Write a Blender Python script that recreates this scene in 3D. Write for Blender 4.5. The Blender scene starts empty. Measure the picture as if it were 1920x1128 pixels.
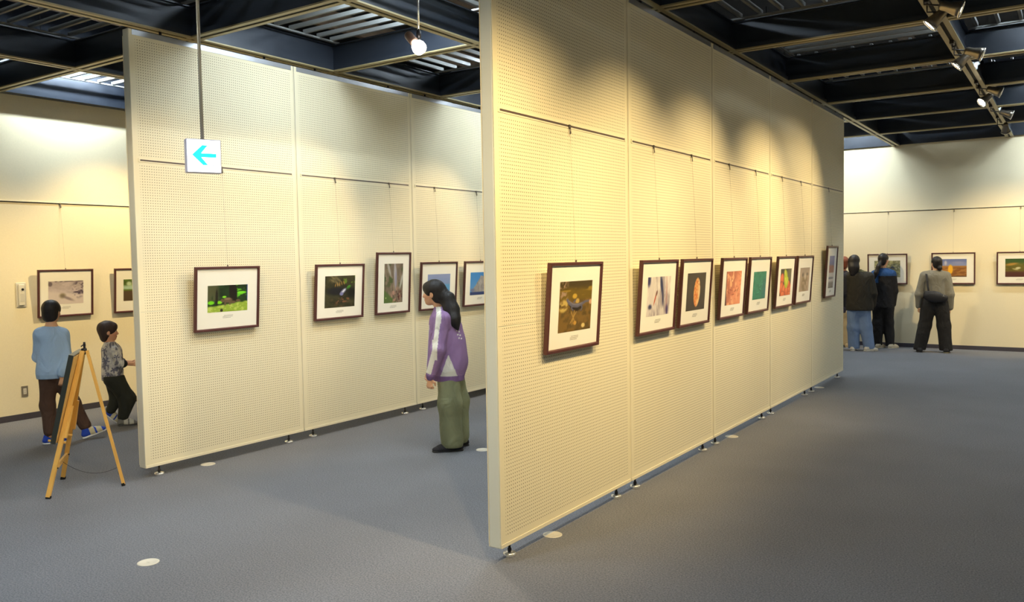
import bpy, bmesh, math, random
import numpy as np
from mathutils import Vector, Matrix
random.seed(7)
SC = bpy.context.scene
COL = SC.collection

# ------------------------------------------------------------------ camera
cam_data = bpy.data.cameras.new('camera')
cam_data.sensor_width = 36.0
cam_data.sensor_fit = 'HORIZONTAL'
cam_data.lens = 29.329
cam_data.clip_start = 0.05
cam_data.clip_end = 200
cam = bpy.data.objects.new('camera', cam_data)
COL.objects.link(cam)
R_ = Vector((0.828505775, 0.559727560, -0.016829702))
U_ = Vector((-0.015218276, 0.052548651, 0.998502400))
F_ = Vector((-0.559773690, 0.827008886, -0.052054949))
M = Matrix((R_, U_, -F_)).transposed().to_4x4()
M.translation = Vector((0, 0, 1.70))
cam.matrix_world = M
SC.camera = cam

# ------------------------------------------------------------------ world, exposure
SC.view_settings.view_transform = 'Standard'
SC.view_settings.look = 'None'
SC.view_settings.gamma = 1
SC.view_settings.use_curve_mapping = False
SC.view_settings.exposure = 1.42
W = bpy.data.worlds.new('world')
SC.world = W
W.use_nodes = True
W.node_tree.nodes['Background'].inputs[0].default_value = (0.9, 0.95, 1.0, 1)
W.node_tree.nodes['Background'].inputs[1].default_value = 0.02
try:
    SC.cycles.use_denoising = True
except Exception:
    pass

# light strengths (watts)
WARM = (1.0, 0.76, 0.38)
WARMW = (1.0, 0.76, 0.40)
COOL = (0.80, 0.93, 1.0)
P_TRACK = 98      # track spots aimed at the long panel row
P_SIDE = 75       # track spots for the other rows
P_TUBE = 24       # fluorescent battens in the lit ceiling bays

# ------------------------------------------------------------------ layout
XA, XB, XL, YF = -2.616, -6.051, -9.627, 16.10      # panel faces, left wall, far wall
TH = 0.080
MOD = 1.636
YA0, YB0 = 3.714, 3.750
ZB, ZT, ZR, ZS = 0.0864, 3.508, 2.505, 1.3207
ZC = 3.541                                           # underside of the ceiling grid
HW = 5.0
XR, YN = 4.25, -2.35                                 # right wall and near wall, out of view
GX = [-7.866, -6.092, -4.335, -2.656, -0.939, 0.75, 2.45]
GY = [-0.61, 1.04, 2.69, 4.35, 5.935, 7.59, 9.27, 10.947, 12.609, 14.308]

# ------------------------------------------------------------------ helpers
def lin(c):
    return tuple(((x / 12.92) if x <= 0.04045 else ((x + 0.055) / 1.055) ** 2.4) for x in c)

def hexc(r, g, b):
    return lin((r / 255, g / 255, b / 255))

MATS = {}
def mat(name, col, rough=0.6, metal=0.0, var=0.0, vscale=20.0, bump=0.0, bscale=200.0, emit=None, estr=0.0, attr=None, sheen=0.0, stretch=None):
    if name in MATS:
        return MATS[name]
    m = bpy.data.materials.new(name)
    m.use_nodes = True
    nt = m.node_tree
    b = nt.nodes['Principled BSDF']
    b.inputs['Base Color'].default_value = (*col, 1)
    b.inputs['Roughness'].default_value = rough
    b.inputs['Metallic'].default_value = metal
    if sheen:
        b.inputs['Sheen Weight'].default_value = sheen
    tc = nt.nodes.new('ShaderNodeTexCoord')
    src = tc.outputs['Object']
    if stretch:
        mp = nt.nodes.new('ShaderNodeMapping')
        mp.inputs['Scale'].default_value = stretch
        nt.links.new(src, mp.inputs['Vector'])
        src = mp.outputs['Vector']
    colsock = None
    if attr:
        a = nt.nodes.new('ShaderNodeVertexColor')
        a.layer_name = attr
        colsock = a.outputs['Color']
    if var > 0:
        n = nt.nodes.new('ShaderNodeTexNoise')
        n.inputs['Scale'].default_value = vscale
        n.inputs['Detail'].default_value = 4
        nt.links.new(src, n.inputs['Vector'])
        r = nt.nodes.new('ShaderNodeMapRange')
        r.inputs['From Min'].default_value = 0.3
        r.inputs['From Max'].default_value = 0.7
        r.inputs['To Min'].default_value = 1 - var
        r.inputs['To Max'].default_value = 1 + var
        nt.links.new(n.outputs['Fac'], r.inputs['Value'])
        mx = nt.nodes.new('ShaderNodeVectorMath')
        mx.operation = 'SCALE'
        if colsock:
            nt.links.new(colsock, mx.inputs[0])
        else:
            mx.inputs[0].default_value = col
        nt.links.new(r.outputs['Result'], mx.inputs['Scale'])
        colsock = mx.outputs[0]
    if colsock:
        nt.links.new(colsock, b.inputs['Base Color'])
    if bump > 0:
        n2 = nt.nodes.new('ShaderNodeTexNoise')
        n2.inputs['Scale'].default_value = bscale
        n2.inputs['Detail'].default_value = 3
        nt.links.new(src, n2.inputs['Vector'])
        bp = nt.nodes.new('ShaderNodeBump')
        bp.inputs['Strength'].default_value = bump
        bp.inputs['Distance'].default_value = 0.004
        nt.links.new(n2.outputs['Fac'], bp.inputs['Height'])
        nt.links.new(bp.outputs['Normal'], b.inputs['Normal'])
    if emit:
        b.inputs['Emission Color'].default_value = (*emit, 1)
        b.inputs['Emission Strength'].default_value = estr
    MATS[name] = m
    return m

def linkobj(name, me, mats, parent=None):
    o = bpy.data.objects.new(name, me)
    if not isinstance(mats, (list, tuple)):
        mats = [mats]
    if not me.materials:
        for m in mats:
            me.materials.append(m)
    COL.objects.link(o)
    if parent is not None:
        o.parent = parent
    return o

def obj(name, bm, mats, parent=None, smooth=False):
    me = bpy.data.meshes.new(name)
    bmesh.ops.recalc_face_normals(bm, faces=bm.faces[:])
    bm.to_mesh(me)
    bm.free()
    if smooth:
        for p in me.polygons:
            p.use_smooth = True
    return linkobj(name, me, mats, parent)

def box(bm, x0, x1, y0, y1, z0, z1, mi=0, bev=0.0):
    vs = [bm.verts.new((x, y, z)) for x in (x0, x1) for y in (y0, y1) for z in (z0, z1)]
    F = [(0, 1, 3, 2), (4, 6, 7, 5), (0, 4, 5, 1), (2, 3, 7, 6), (0, 2, 6, 4), (1, 5, 7, 3)]
    fs = [bm.faces.new([vs[i] for i in f]) for f in F]
    for f in fs:
        f.material_index = mi
    if bev > 0:
        es = list({e for f in fs for e in f.edges})
        r = bmesh.ops.bevel(bm, geom=es, offset=bev, segments=2, affect='EDGES', profile=0.5)
        for f in r['faces']:
            f.material_index = mi
    return fs

def ring(bm, c, ax, r, n, up=None):
    ax = ax.normalized()
    u = up if up is not None else (Vector((0, 0, 1)) if abs(ax.z) < 0.9 else Vector((1, 0, 0)))
    a = ax.cross(u).normalized()
    b = ax.cross(a).normalized()
    return [bm.verts.new(c + r * (math.cos(2 * math.pi * i / n) * a + math.sin(2 * math.pi * i / n) * b)) for i in range(n)]

def tube(bm, pts, rad, n=12, mi=0, cap=True):
    """swept round section; rad may be a number or a list"""
    pts = [Vector(p) for p in pts]
    rs = rad if isinstance(rad, (list, tuple)) else [rad] * len(pts)
    rings = []
    for i, p in enumerate(pts):
        if i == 0:
            d = pts[1] - p
        elif i == len(pts) - 1:
            d = p - pts[i - 1]
        else:
            d = (pts[i + 1] - pts[i - 1])
        if d.length < 1e-9:
            d = Vector((0, 0, 1))
        rings.append(ring(bm, p, d, rs[i], n))
    for k in range(len(rings) - 1):
        A, B = rings[k], rings[k + 1]
        for i in range(n):
            f = bm.faces.new((A[i], A[(i + 1) % n], B[(i + 1) % n], B[i]))
            f.material_index = mi
            f.smooth = True
    if cap:
        for Rg in (rings[0], rings[-1]):
            f = bm.faces.new(Rg)
            f.material_index = mi

def lathe(bm, prof, origin, axis, n=24, mi=0):
    """prof = [(radius, distance along axis)] ; open ends closed by zero radius"""
    o = Vector(origin)
    ax = Vector(axis).normalized()
    u = Vector((0, 0, 1)) if abs(ax.z) < 0.9 else Vector((1, 0, 0))
    a = ax.cross(u).normalized()
    b = ax.cross(a).normalized()
    rings = []
    for r, t in prof:
        if r < 1e-6:
            rings.append([bm.verts.new(o + ax * t)])
        else:
            rings.append([bm.verts.new(o + ax * t + r * (math.cos(2 * math.pi * i / n) * a + math.sin(2 * math.pi * i / n) * b)) for i in range(n)])
    for k in range(len(rings) - 1):
        A, B = rings[k], rings[k + 1]
        for i in range(n):
            j = (i + 1) % n
            if len(A) == 1 and len(B) == 1:
                continue
            if len(A) == 1:
                f = bm.faces.new((A[0], B[j], B[i]))
            elif len(B) == 1:
                f = bm.faces.new((A[i], A[j], B[0]))
            else:
                f = bm.faces.new((A[i], A[j], B[j], B[i]))
            f.material_index = mi
            f.smooth = True

def beam_box(bm, a, b, w, t, side, mi=0):
    """rectangular bar from a to b; w across `side`, t across the third axis"""
    a, b = Vector(a), Vector(b)
    d = (b - a).normalized()
    s = Vector(side)
    s = (s - d * s.dot(d)).normalized()
    n = d.cross(s)
    vs = [bm.verts.new(p + s * (i * w / 2) + n * (j * t / 2)) for p in (a, b) for i in (-1, 1) for j in (-1, 1)]
    for f in [(0, 1, 3, 2), (4, 6, 7, 5), (0, 4, 5, 1), (2, 3, 7, 6), (0, 2, 6, 4), (1, 5, 7, 3)]:
        bm.faces.new([vs[i] for i in f]).material_index = mi

def empty(name, loc=(0, 0, 0), rot=(0, 0, 0)):
    o = bpy.data.objects.new(name, None)
    o.empty_display_size = 0.1
    o.location = loc
    o.rotation_euler = rot
    COL.objects.link(o)
    return o

def tag(o, label=None, cat=None, group=None, kind=None):
    if label: o['label'] = label
    if cat: o['category'] = cat
    if group: o['group'] = group
    if kind: o['kind'] = kind
    return o

def copy_tree(o, parent=None):
    c = o.copy()
    COL.objects.link(c)
    if parent is not None:
        c.parent = parent
    for ch in list(o.children):
        copy_tree(ch, c)
    return c

# ------------------------------------------------------------------ materials
M_wall = mat('cream_wall_cloth', hexc(234, 222, 190), 0.85, var=0.025, vscale=90, bump=0.25, bscale=260)
M_far = M_wall
M_base = mat('dark_skirting', hexc(66, 62, 72), 0.6)
M_edge = mat('panel_edge_paint', hexc(214, 212, 196), 0.5, bump=0.05)
M_trim = mat('panel_trim', hexc(236, 226, 198), 0.45)
M_alu = mat('aluminium', hexc(176, 178, 184), 0.35, 0.7)
M_dark = mat('dark_metal', hexc(40, 38, 42), 0.4, 0.4)
M_black = mat('black_void', hexc(14, 13, 15), 0.9)
M_chrome = mat('chrome', (0.85, 0.85, 0.86), 0.24, 0.9)
M_grid = mat('blue_black_steel', hexc(44, 50, 61), 0.38, 0.25, var=0.06, vscale=6, bump=0.03, bscale=60)
M_flange = mat('grid_track_strip', hexc(160, 148, 112), 0.45, 0.2)
M_slat = mat('louver_slat', hexc(124, 126, 126), 0.45, 0.1)
M_ceil = mat('dark_ceiling_void', hexc(26, 24, 26), 0.9, var=0.2, vscale=3)
M_joist = mat('brown_roof_joist', hexc(96, 76, 56), 0.8, var=0.2, vscale=8)
M_frame = mat('dark_reddish_wood', hexc(84, 46, 44), 0.42, var=0.12, vscale=40)
M_mat = mat('cream_mat_board', hexc(244, 240, 228), 0.75)
M_cap = mat('caption_print', hexc(180, 176, 168), 0.8)
M_wire = mat('hanging_wire', hexc(178, 170, 150), 0.5, 0.3)
M_hook = mat('rail_hook', hexc(120, 112, 104), 0.35, 0.8)
M_wood = mat('pine_wood', hexc(222, 170, 84), 0.45, var=0.12, vscale=14, stretch=(1, 1, 0.12))
M_wood2 = mat('pine_wood_back_panel', hexc(206, 160, 84), 0.6, var=0.1, vscale=10)
M_disc = mat('floor_disc', hexc(214, 206, 190), 0.45, 0.1)
M_plate = mat('wall_plate', hexc(206, 200, 186), 0.4)

def carpet():
    m = mat('grey_blue_carpet', hexc(112, 114, 120), 0.95, sheen=0.0)
    nt = m.node_tree
    b = nt.nodes['Principled BSDF']
    tc = nt.nodes.new('ShaderNodeTexCoord')
    n1 = nt.nodes.new('ShaderNodeTexNoise'); n1.inputs['Scale'].default_value = 105; n1.inputs['Detail'].default_value = 5
    n1.inputs['Roughness'].default_value = 0.7
    n2 = nt.nodes.new('ShaderNodeTexNoise'); n2.inputs['Scale'].default_value = 1.3; n2.inputs['Detail'].default_value = 3
    for n in (n1, n2):
        nt.links.new(tc.outputs['Object'], n.inputs['Vector'])
    r = nt.nodes.new('ShaderNodeValToRGB')
    r.color_ramp.elements[0].position = 0.34
    r.color_ramp.elements[0].color = (*hexc(79, 81, 88), 1)
    r.color_ramp.elements[1].position = 0.66
    r.color_ramp.elements[1].color = (*hexc(132, 132, 137), 1)
    nt.links.new(n1.outputs['Fac'], r.inputs['Fac'])
    mr = nt.nodes.new('ShaderNodeMapRange')
    mr.inputs['From Min'].default_value = 0.3; mr.inputs['From Max'].default_value = 0.7
    mr.inputs['To Min'].default_value = 0.94; mr.inputs['To Max'].default_value = 1.06
    nt.links.new(n2.outputs['Fac'], mr.inputs['Value'])
    mx = nt.nodes.new('ShaderNodeVectorMath'); mx.operation = 'SCALE'
    nt.links.new(r.outputs['Color'], mx.inputs[0]); nt.links.new(mr.outputs['Result'], mx.inputs['Scale'])
    nt.links.new(mx.outputs[0], b.inputs['Base Color'])
    bp = nt.nodes.new('ShaderNodeBump'); bp.inputs['Strength'].default_value = 0.5; bp.inputs['Distance'].default_value = 0.004
    nt.links.new(n1.outputs['Fac'], bp.inputs['Height']); nt.links.new(bp.outputs['Normal'], b.inputs['Normal'])
    return m
M_carpet = carpet()

def pegboard():
    """painted hardboard with a regular grid of round holes; object y,z in metres"""
    m = mat('perforated_board', hexc(234, 224, 194), 0.6)
    nt = m.node_tree
    b = nt.nodes['Principled BSDF']
    tc = nt.nodes.new('ShaderNodeTexCoord')
    sp = nt.nodes.new('ShaderNodeSeparateXYZ')
    nt.links.new(tc.outputs['Object'], sp.inputs[0])
    def mth(op, a, bb=None, c=None):
        n = nt.nodes.new('ShaderNodeMath'); n.operation = op
        for i, v in enumerate((a, bb, c)):
            if v is None: continue
            if isinstance(v, (int, float)): n.inputs[i].default_value = v
            else: nt.links.new(v, n.inputs[i])
        return n.outputs[0]
    P = 0.0206
    fy = mth('SUBTRACT', mth('FRACT', mth('DIVIDE', sp.outputs['Y'], P)), 0.5)
    fz = mth('SUBTRACT', mth('FRACT', mth('DIVIDE', sp.outputs['Z'], P)), 0.5)
    d = mth('SQRT', mth('ADD', mth('MULTIPLY', fy, fy), mth('MULTIPLY', fz, fz)))
    hole = mth('LESS_THAN', d, 0.17)
    iny = mth('MULTIPLY', mth('GREATER_THAN', sp.outputs['Y'], 0.052), mth('LESS_THAN', sp.outputs['Y'], MOD - 0.056))
    inz = mth('GREATER_THAN', mth('ABSOLUTE', mth('SUBTRACT', sp.outputs['Z'], ZR)), 0.028)
    inz2 = mth('GREATER_THAN', mth('ABSOLUTE', mth('SUBTRACT', sp.outputs['Z'], ZS)), 0.008)
    inz3 = mth('MULTIPLY', mth('GREATER_THAN', sp.outputs['Z'], ZB + 0.055), mth('LESS_THAN', sp.outputs['Z'], ZT - 0.07))
    msk = mth('MULTIPLY', hole, mth('MULTIPLY', mth('MULTIPLY', iny, inz), mth('MULTIPLY', inz2, inz3)))
    mix = nt.nodes.new('ShaderNodeMix'); mix.data_type = 'RGBA'
    nt.links.new(msk, mix.inputs['Factor'])
    mix.inputs['A'].default_value = (*hexc(234, 224, 194), 1)
    mix.inputs['B'].default_value = (*hexc(112, 98, 72), 1)
    nt.links.new(mix.outputs['Result'], b.inputs['Base Color'])
    return m
M_peg = pegboard()

# ------------------------------------------------------------------ lamps (builders used by the lighting layout)
def spot_data(name, watts, color, angle=46, blend=0.7, radius=0.035):
    L = bpy.data.lights.new(name, 'SPOT')
    L.energy = watts
    L.color = color
    L.spot_size = math.radians(angle)
    L.spot_blend = blend
    L.shadow_soft_size = radius
    return L

M_glow = mat('lit_lamp_face', (1, 0.95, 0.8), 0.3, emit=(1.0, 0.90, 0.66), estr=20.0)
M_bulb = mat('lit_bulb_glass', (1, 0.95, 0.9), 0.3, emit=(1.0, 0.93, 0.80), estr=7.0)
M_can = mat('lamp_housing', hexc(150, 142, 130), 0.28, 0.85)

def add_spot(parent, loc, aim, watts, color, angle, blend):
    L = spot_data('lamp_light', watts, color, angle, blend)
    o = bpy.data.objects.new('lamp_light', L)
    COL.objects.link(o)
    d = Vector(aim) - Vector(loc)
    o.rotation_euler = d.to_track_quat('-Z', 'Y').to_euler()
    o.parent = parent
    o.location = loc
    return o

def track_spot(loc, aim, watts, label, group, color=WARM, angle=50, blend=0.8, ztrack=ZC, xtrack=None):
    """spotlight head at loc aimed at aim, carried by a stem from the track above"""
    lx, ly, lz = loc
    xt = lx if xtrack is None else xtrack
    root = empty('track_spotlight', (xt, ly, ztrack))
    O = Vector((xt, ly, ztrack))
    p = Vector(loc) - O
    d = (Vector(aim) - Vector(loc)).normalized()
    bm = bmesh.new()
    back = p - d * 0.075
    lathe(bm, [(0, -0.005), (0.026, 0.0), (0.034, 0.02), (0.036, 0.06), (0.050, 0.115), (0.056, 0.15), (0.051, 0.15), (0.046, 0.125), (0, 0.125)], back, d, 28)
    obj('housing', bm, M_can, root)
    bm = bmesh.new()
    lathe(bm, [(0.056, 0.0), (0.060, 0.002), (0.060, 0.010), (0.056, 0.012), (0.052, 0.010), (0.052, 0.002), (0.056, 0.0)], back + d * 0.142, d, 28)
    obj('trim_ring', bm, M_chrome, root)
    bm = bmesh.new()
    lathe(bm, [(0, 0), (.050, 0.0), (.045, 0.006), (0, 0.010)], back + d * 0.138, d, 28)
    obj('lamp_face', bm, M_glow, root)
    bm = bmesh.new()
    tube(bm, [(0, 0, -0.02), (0, 0, p.z + 0.05), back + Vector((0, 0, 0.004)) + d * 0.03], 0.006, 8)
    obj('stem', bm, M_dark, root)
    bm = bmesh.new()
    box(bm, -0.018, 0.018, -0.05, 0.05, -0.028, -0.001, 0, 0.004)
    obj('track_adapter', bm, M_dark, root)
    add_spot(root, back + d * 0.16, Vector(aim) - O, watts, color, angle, blend)
    tag(root, label, 'spotlight', group)
    return root

def batten(cx, cy, z, along, power, label, L=1.2):
    """fluorescent batten: white channel, tube and two lamp holders"""
    root = empty('fluorescent_batten', (cx, cy, z))
    ax = Vector((1, 0, 0)) if along == 'x' else Vector((0, 1, 0))
    sd = Vector((0, 1, 0)) if along == 'x' else Vector((1, 0, 0))
    bm = bmesh.new()
    beam_box(bm, -ax * (L / 2 + .03) + Vector((0, 0, .03)), ax * (L / 2 + .03) + Vector((0, 0, .03)), 0.06, 0.035, sd)
    obj('channel', bm, mat('white_enamel', (0.7, 0.7, 0.7), 0.4), root)
    bm = bmesh.new()
    tube(bm, [-ax * (L / 2), ax * (L / 2)], 0.013, 12)
    obj('tube', bm, mat('lit_fluorescent_tube', (1, 1, 1), 0.3, emit=COOL, estr=55.0), root)
    for s in (-1, 1):
        bm = bmesh.new()
        c = ax * (s * (L / 2 + .008))
        box(bm, c.x - .012, c.x + .012, c.y - .012, c.y + .012, -.018, .016)
        obj('lamp_holder', bm, mat('white_enamel', (0.7, 0.7, 0.7), 0.4), root)
    A = bpy.data.lights.new('tube_light', 'AREA')
    A.shape = 'RECTANGLE'
    A.size = L if along == 'x' else 0.05
    A.size_y = 0.05 if along == 'x' else L
    A.energy = power * .62
    A.color = COOL
    o = bpy.data.objects.new('tube_light', A)
    COL.objects.link(o)
    o.parent = root
    o.location = (0, 0, -0.02)
    for s in (-1, 1):
        bm = bmesh.new()
        q = ax * (s * L * .35) + Vector((0, 0, .045))
        tube(bm, [q, Vector((q.x, q.y, HW - z))], .005, 8)
        obj('hanger_rod', bm, M_dark, root)
    tag(root, label, 'light fitting', 'fluorescent battens above the ceiling louvers')
    return root

# ------------------------------------------------------------------ room shell
def struct(name, bm, m, **k):
    o = obj(name, bm, m)
    o['kind'] = 'structure'
    return o
bm = bmesh.new(); box(bm, XL - .2, XR + .2, YN - .2, YF + .2, -0.12, 0.0); struct('floor', bm, M_carpet)
bm = bmesh.new(); box(bm, XL - .15, XL, YN, YF, 0, 3.56); struct('wall_left', bm, M_wall)
bm = bmesh.new(); box(bm, XL, XR, YF, YF + .15, 0, 3.56); struct('wall_back', bm, M_wall)
bm = bmesh.new(); box(bm, XR, XR + .15, YN, YF, 0, HW); struct('wall_right', bm, M_wall)
bm = bmesh.new(); box(bm, XL, XR, YN - .15, YN, 0, HW); struct('wall_front', bm, M_wall)
bm = bmesh.new(); box(bm, XL - .2, XL - .01, YN, YF + .2, 3.56, HW); struct('wall_left_upper', bm, M_grid)
bm = bmesh.new(); box(bm, XL, XR, YF + .01, YF + .2, 3.56, HW); struct('wall_back_upper', bm, M_grid)
bm = bmesh.new(); box(bm, XL - .2, XR + .2, YN - .2, YF + .2, HW, HW + .1); struct('ceiling', bm, M_ceil)
bm = bmesh.new(); box(bm, XL, XL + .012, YN, YF, 0, 0.068, 0, .002); struct('baseboard_left', bm, M_base)
bm = bmesh.new(); box(bm, XL + .012, XR, YF - .012, YF, 0, 0.068, 0, .002); struct('baseboard_back', bm, M_base)
# picture rails let into the walls
def wall_rail(name, a, b, n):
    bm = bmesh.new()
    a, b, n = Vector(a), Vector(b), Vector(n)
    beam_box(bm, a + n * .004 + Vector((0, 0, .009)), b + n * .004 + Vector((0, 0, .009)), .006, .008, (0, 0, 1), 0)
    beam_box(bm, a + n * .002, b + n * .002, .012, .004, (0, 0, 1), 1)
    return struct(name, bm, [M_trim, M_dark])
wall_rail('trim_1', (XL, YN, 2.399), (XL, YF - .02, 2.399), (1, 0, 0))
wall_rail('trim_2', (XL + .02, YF, 2.399), (XR, YF, 2.399), (0, -1, 0))

# ------------------------------------------------------------------ ceiling grid
def grid_beam(pos, along, a, b, dz, label_idx):
    """deep steel web with a slotted lighting-track strip along the underside"""
    bm = bmesh.new()
    z0 = ZC + dz
    def bx(s0, s1, za, zb, mi):
        if along == 'y':
            box(bm, pos + s0, pos + s1, a, b, za, zb, mi)
        else:
            box(bm, a, b, pos + s0, pos + s1, za, zb, mi)
    bx(-.058, .058, z0 + .012, z0 + .05, 0)         # dark lip box
    bx(-.02, .02, z0 + .05, 3.79 + dz, 0)           # web
    bx(-.05, .05, 3.79 + dz, 3.80 + dz, 0)          # top flange
    bx(-.058, -.016, z0, z0 + .012, 1)
    bx(.016, .058, z0, z0 + .012, 1)
    bx(-.016, .016, z0 + .006, z0 + .012, 2)        # slot
    o = obj('ceiling_beam', bm, [M_grid, M_flange, M_black])
    o['kind'] = 'structure'
    return o
for i, x in enumerate(GX):
    grid_beam(x, 'y', YN, YF - .004, 0, i)
for j, y in enumerate(GY):
    grid_beam(y, 'x', XL + .004, XR, 0.002, j)
# perimeter channel along the two visible walls
bm = bmesh.new(); box(bm, XL + .001, XL + .13, YN, YF, ZC + .019, 3.60); box(bm, XL + .001, XL + .03, YN, YF, 3.60, 3.80); struct('trim_3', bm, M_grid)
bm = bmesh.new(); box(bm, XL + .05, XR, YF - .05, YF - .001, ZC + .019, 3.79); struct('trim_4', bm, M_grid)

# louver slats per bay, direction alternating like a basket weave
ex = [XL + .05] + GX + [XR]
ey = [YN] + GY + [YF - .05]
for i in range(len(ex) - 1):
    for j in range(len(ey) - 1):
        x0, x1, y0, y1 = ex[i] + .03, ex[i + 1] - .03, ey[j] + .03, ey[j + 1] - .03
        if x1 - x0 < .3 or y1 - y0 < .3 or x0 > 1.0 and y0 < 5 or y0 < 0:
            continue
        bm = bmesh.new()
        alongx = (i + j) % 2 == 0
        n = 9
        for k in range(n):
            t = (k + .5) / n
            if alongx:
                yy = y0 + (y1 - y0) * t
                box(bm, x0 + .06, x1 - .06, yy - .013, yy + .013, 3.815, 3.85)
            else:
                xx = x0 + (x1 - x0) * t
                box(bm, xx - .013, xx + .013, y0 + .06, y1 - .06, 3.815, 3.85)
        for s in (0, 1):                               # end rails that carry the slats
            if alongx:
                xx = (x0 + .06, x1 - .09)[s]
                box(bm, xx, xx + .03, y0, y1, 3.80, 3.815)
            else:
                yy = (y0 + .06, y1 - .09)[s]
                box(bm, x0, x1, yy, yy + .03, 3.80, 3.815)
        o = obj('ceiling_louver', bm, M_slat)
        o['kind'] = 'structure'
# roof joists seen through the louvers
for k in range(7):
    bm = bmesh.new()
    xx = -8.9 + k * 1.75
    box(bm, xx, xx + .07, YN, YF, 4.35, 4.55)
    struct('roof_joist', bm, M_joist)

# ------------------------------------------------------------------ lighting layout
def bay(i, j):
    return (ex[i] + ex[i + 1]) / 2, (ey[j] + ey[j + 1]) / 2
# ex: 0 wall,1 -7.87,2 -6.09,3 -4.34,4 -2.66,5 -.94 ; ey: 0 near wall,1 -.61,2 1.04,3 2.69,4 4.35,5 5.94,6 7.59,7 9.27,8 10.95,9 12.6,10 14.3
LIT = [  # bay x index, bay y index, along, x offset, power factor, label
    (2, 4, 'y', .45, 1.3, 'batten glowing above the louvers behind the hanging spotlight'),
    (3, 4, 'y', .3, .8, 'batten above the ceiling bay between the two panel rows'),
    (0, 4, 'y', -.52, 1.3, 'batten above the louvers next to the wall by the two boys'),
    (2, 6, 'y', .3, 1.2, 'batten above the second bright bay over the far panels'),
    (2, 2, 'y', .2, .8, 'batten above the bay over the easel side of the aisle'),
    (3, 10, 'x', .1, 1.5, 'batten above the bluish bay just past the end of the long panel row'),
    (5, 6, 'x', .2, .6, 'batten above the bluish bay beside the nearer pair of track spotlights'),
    (5, 8, 'x', .2, .6, 'batten above the bluish bay beside the farther track spotlights'),
    (5, 10, 'x', .1, 1.5, 'batten above the bay over the last framed photograph on the end wall'),
    (3, 8, 'y', 0, .8, 'unseen fill batten added above a bay behind the long panel row'),  # unseen fitting, added for the light it gives the room
    (3, 2, 'y', .2, .8, 'batten above the bay over the near aisle carpet'),
    (4, 1, 'y', 0, .9, 'unseen fill batten added behind the camera above the right hall'),  # this and the next three: out-of-view battens added as cool fill
    (6, 2, 'y', 0, .9, 'unseen fill batten added behind the camera near the right wall'),
    (6, 6, 'y', 0, .7, 'unseen fill batten added beside the right wall, middle of the hall'),
    (1, 1, 'y', 0, .7, 'unseen fill batten added behind the camera on the side of the boys'),
]
for i, j, al, off, pf, lb in LIT:
    cx, cy = bay(i, j)
    batten(cx + off, cy, 4.02, al, P_TUBE * pf, lb)

# the long track beside the near panels: one head turned to the panels, one turned away
gt = 'spotlights on the long ceiling track'
xt = GX[4]
for n, (y, ya_, lb) in enumerate([
        (1.9, 3.9, 'track spotlight nearest the camera above the first panel'),
        (3.5, 4.6, 'track spotlight above the gap before the first panel'),
        (5.2, 5.9, 'track spotlight above the second framed photograph'),
        (6.9, 7.2, 'lit spotlight head turned to the panels, nearest pair on the track'),
        (8.55, 8.9, 'lit spotlight head turned to the panels, second pair on the track'),
        (10.9, 10.1, 'round lit spotlight head turned to the panels, third pair on the track')]):
    track_spot((xt + .07, y, 3.40), (XA, ya_ - .6, 1.62), P_TRACK, lb, gt, xtrack=xt, angle=74, blend=1.0)
for n, (y, lb) in enumerate([
        (6.75, 'spotlight head turned away from the panels, nearest pair on the track'),
        (8.4, 'spotlight head turned away from the panels, second pair on the track'),
        (10.55, 'spotlight head turned away from the panels, third pair on the track'),
        (12.4, 'single spotlight head turned away, fourth position on the track')]):
    track_spot((xt + .17, y, 3.42), (XR, y + .4, 1.5), P_SIDE * .5, lb, gt, xtrack=xt)
track_spot((xt + .10, 13.5, 3.38), (-1.0, YF, 1.2), P_SIDE * 1.1, 'last spotlight head on the track, aimed at the end wall', gt, xtrack=xt, angle=62)
track_spot((.8, 13.2, 3.40), (-.2, YF, 1.2), P_SIDE * 1.1, 'unseen spotlight added past the picture edge, aimed at the end wall', 'spotlights on the hidden tracks', angle=62)  # out-of-view head added to brighten the end wall
track_spot((GX[2] + .08, 13.3, 3.40), (-3.2, YF, 1.3), P_SIDE * 1.1, 'added spotlight hidden past the panel row, aimed at the end wall', 'spotlights on the hidden tracks', angle=62)  # added head, kept out of sight, to brighten the end wall
# tracks over the aisle between the rows and over the boys
for y, ay in [(2.5, 4.5), (6.7, 5.0), (8.4, 7.2), (10.0, 9.0)]:
    track_spot((GX[2] - .05, y, 3.40), (XB, ay, 1.6), P_SIDE * .78, 'spotlight over the aisle aimed at the second panel row', 'spotlights on the hidden tracks', WARMW, angle=56)
for y, ay in [(2.6, 3.6), (6.1, 5.5), (7.9, 7.6)]:
    track_spot((GX[0] - .05, y, 3.40), (XL, ay, 1.55), P_SIDE * 1.4, 'spotlight aimed at the side wall behind the boys', 'spotlights on the hidden tracks', angle=70)

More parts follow.
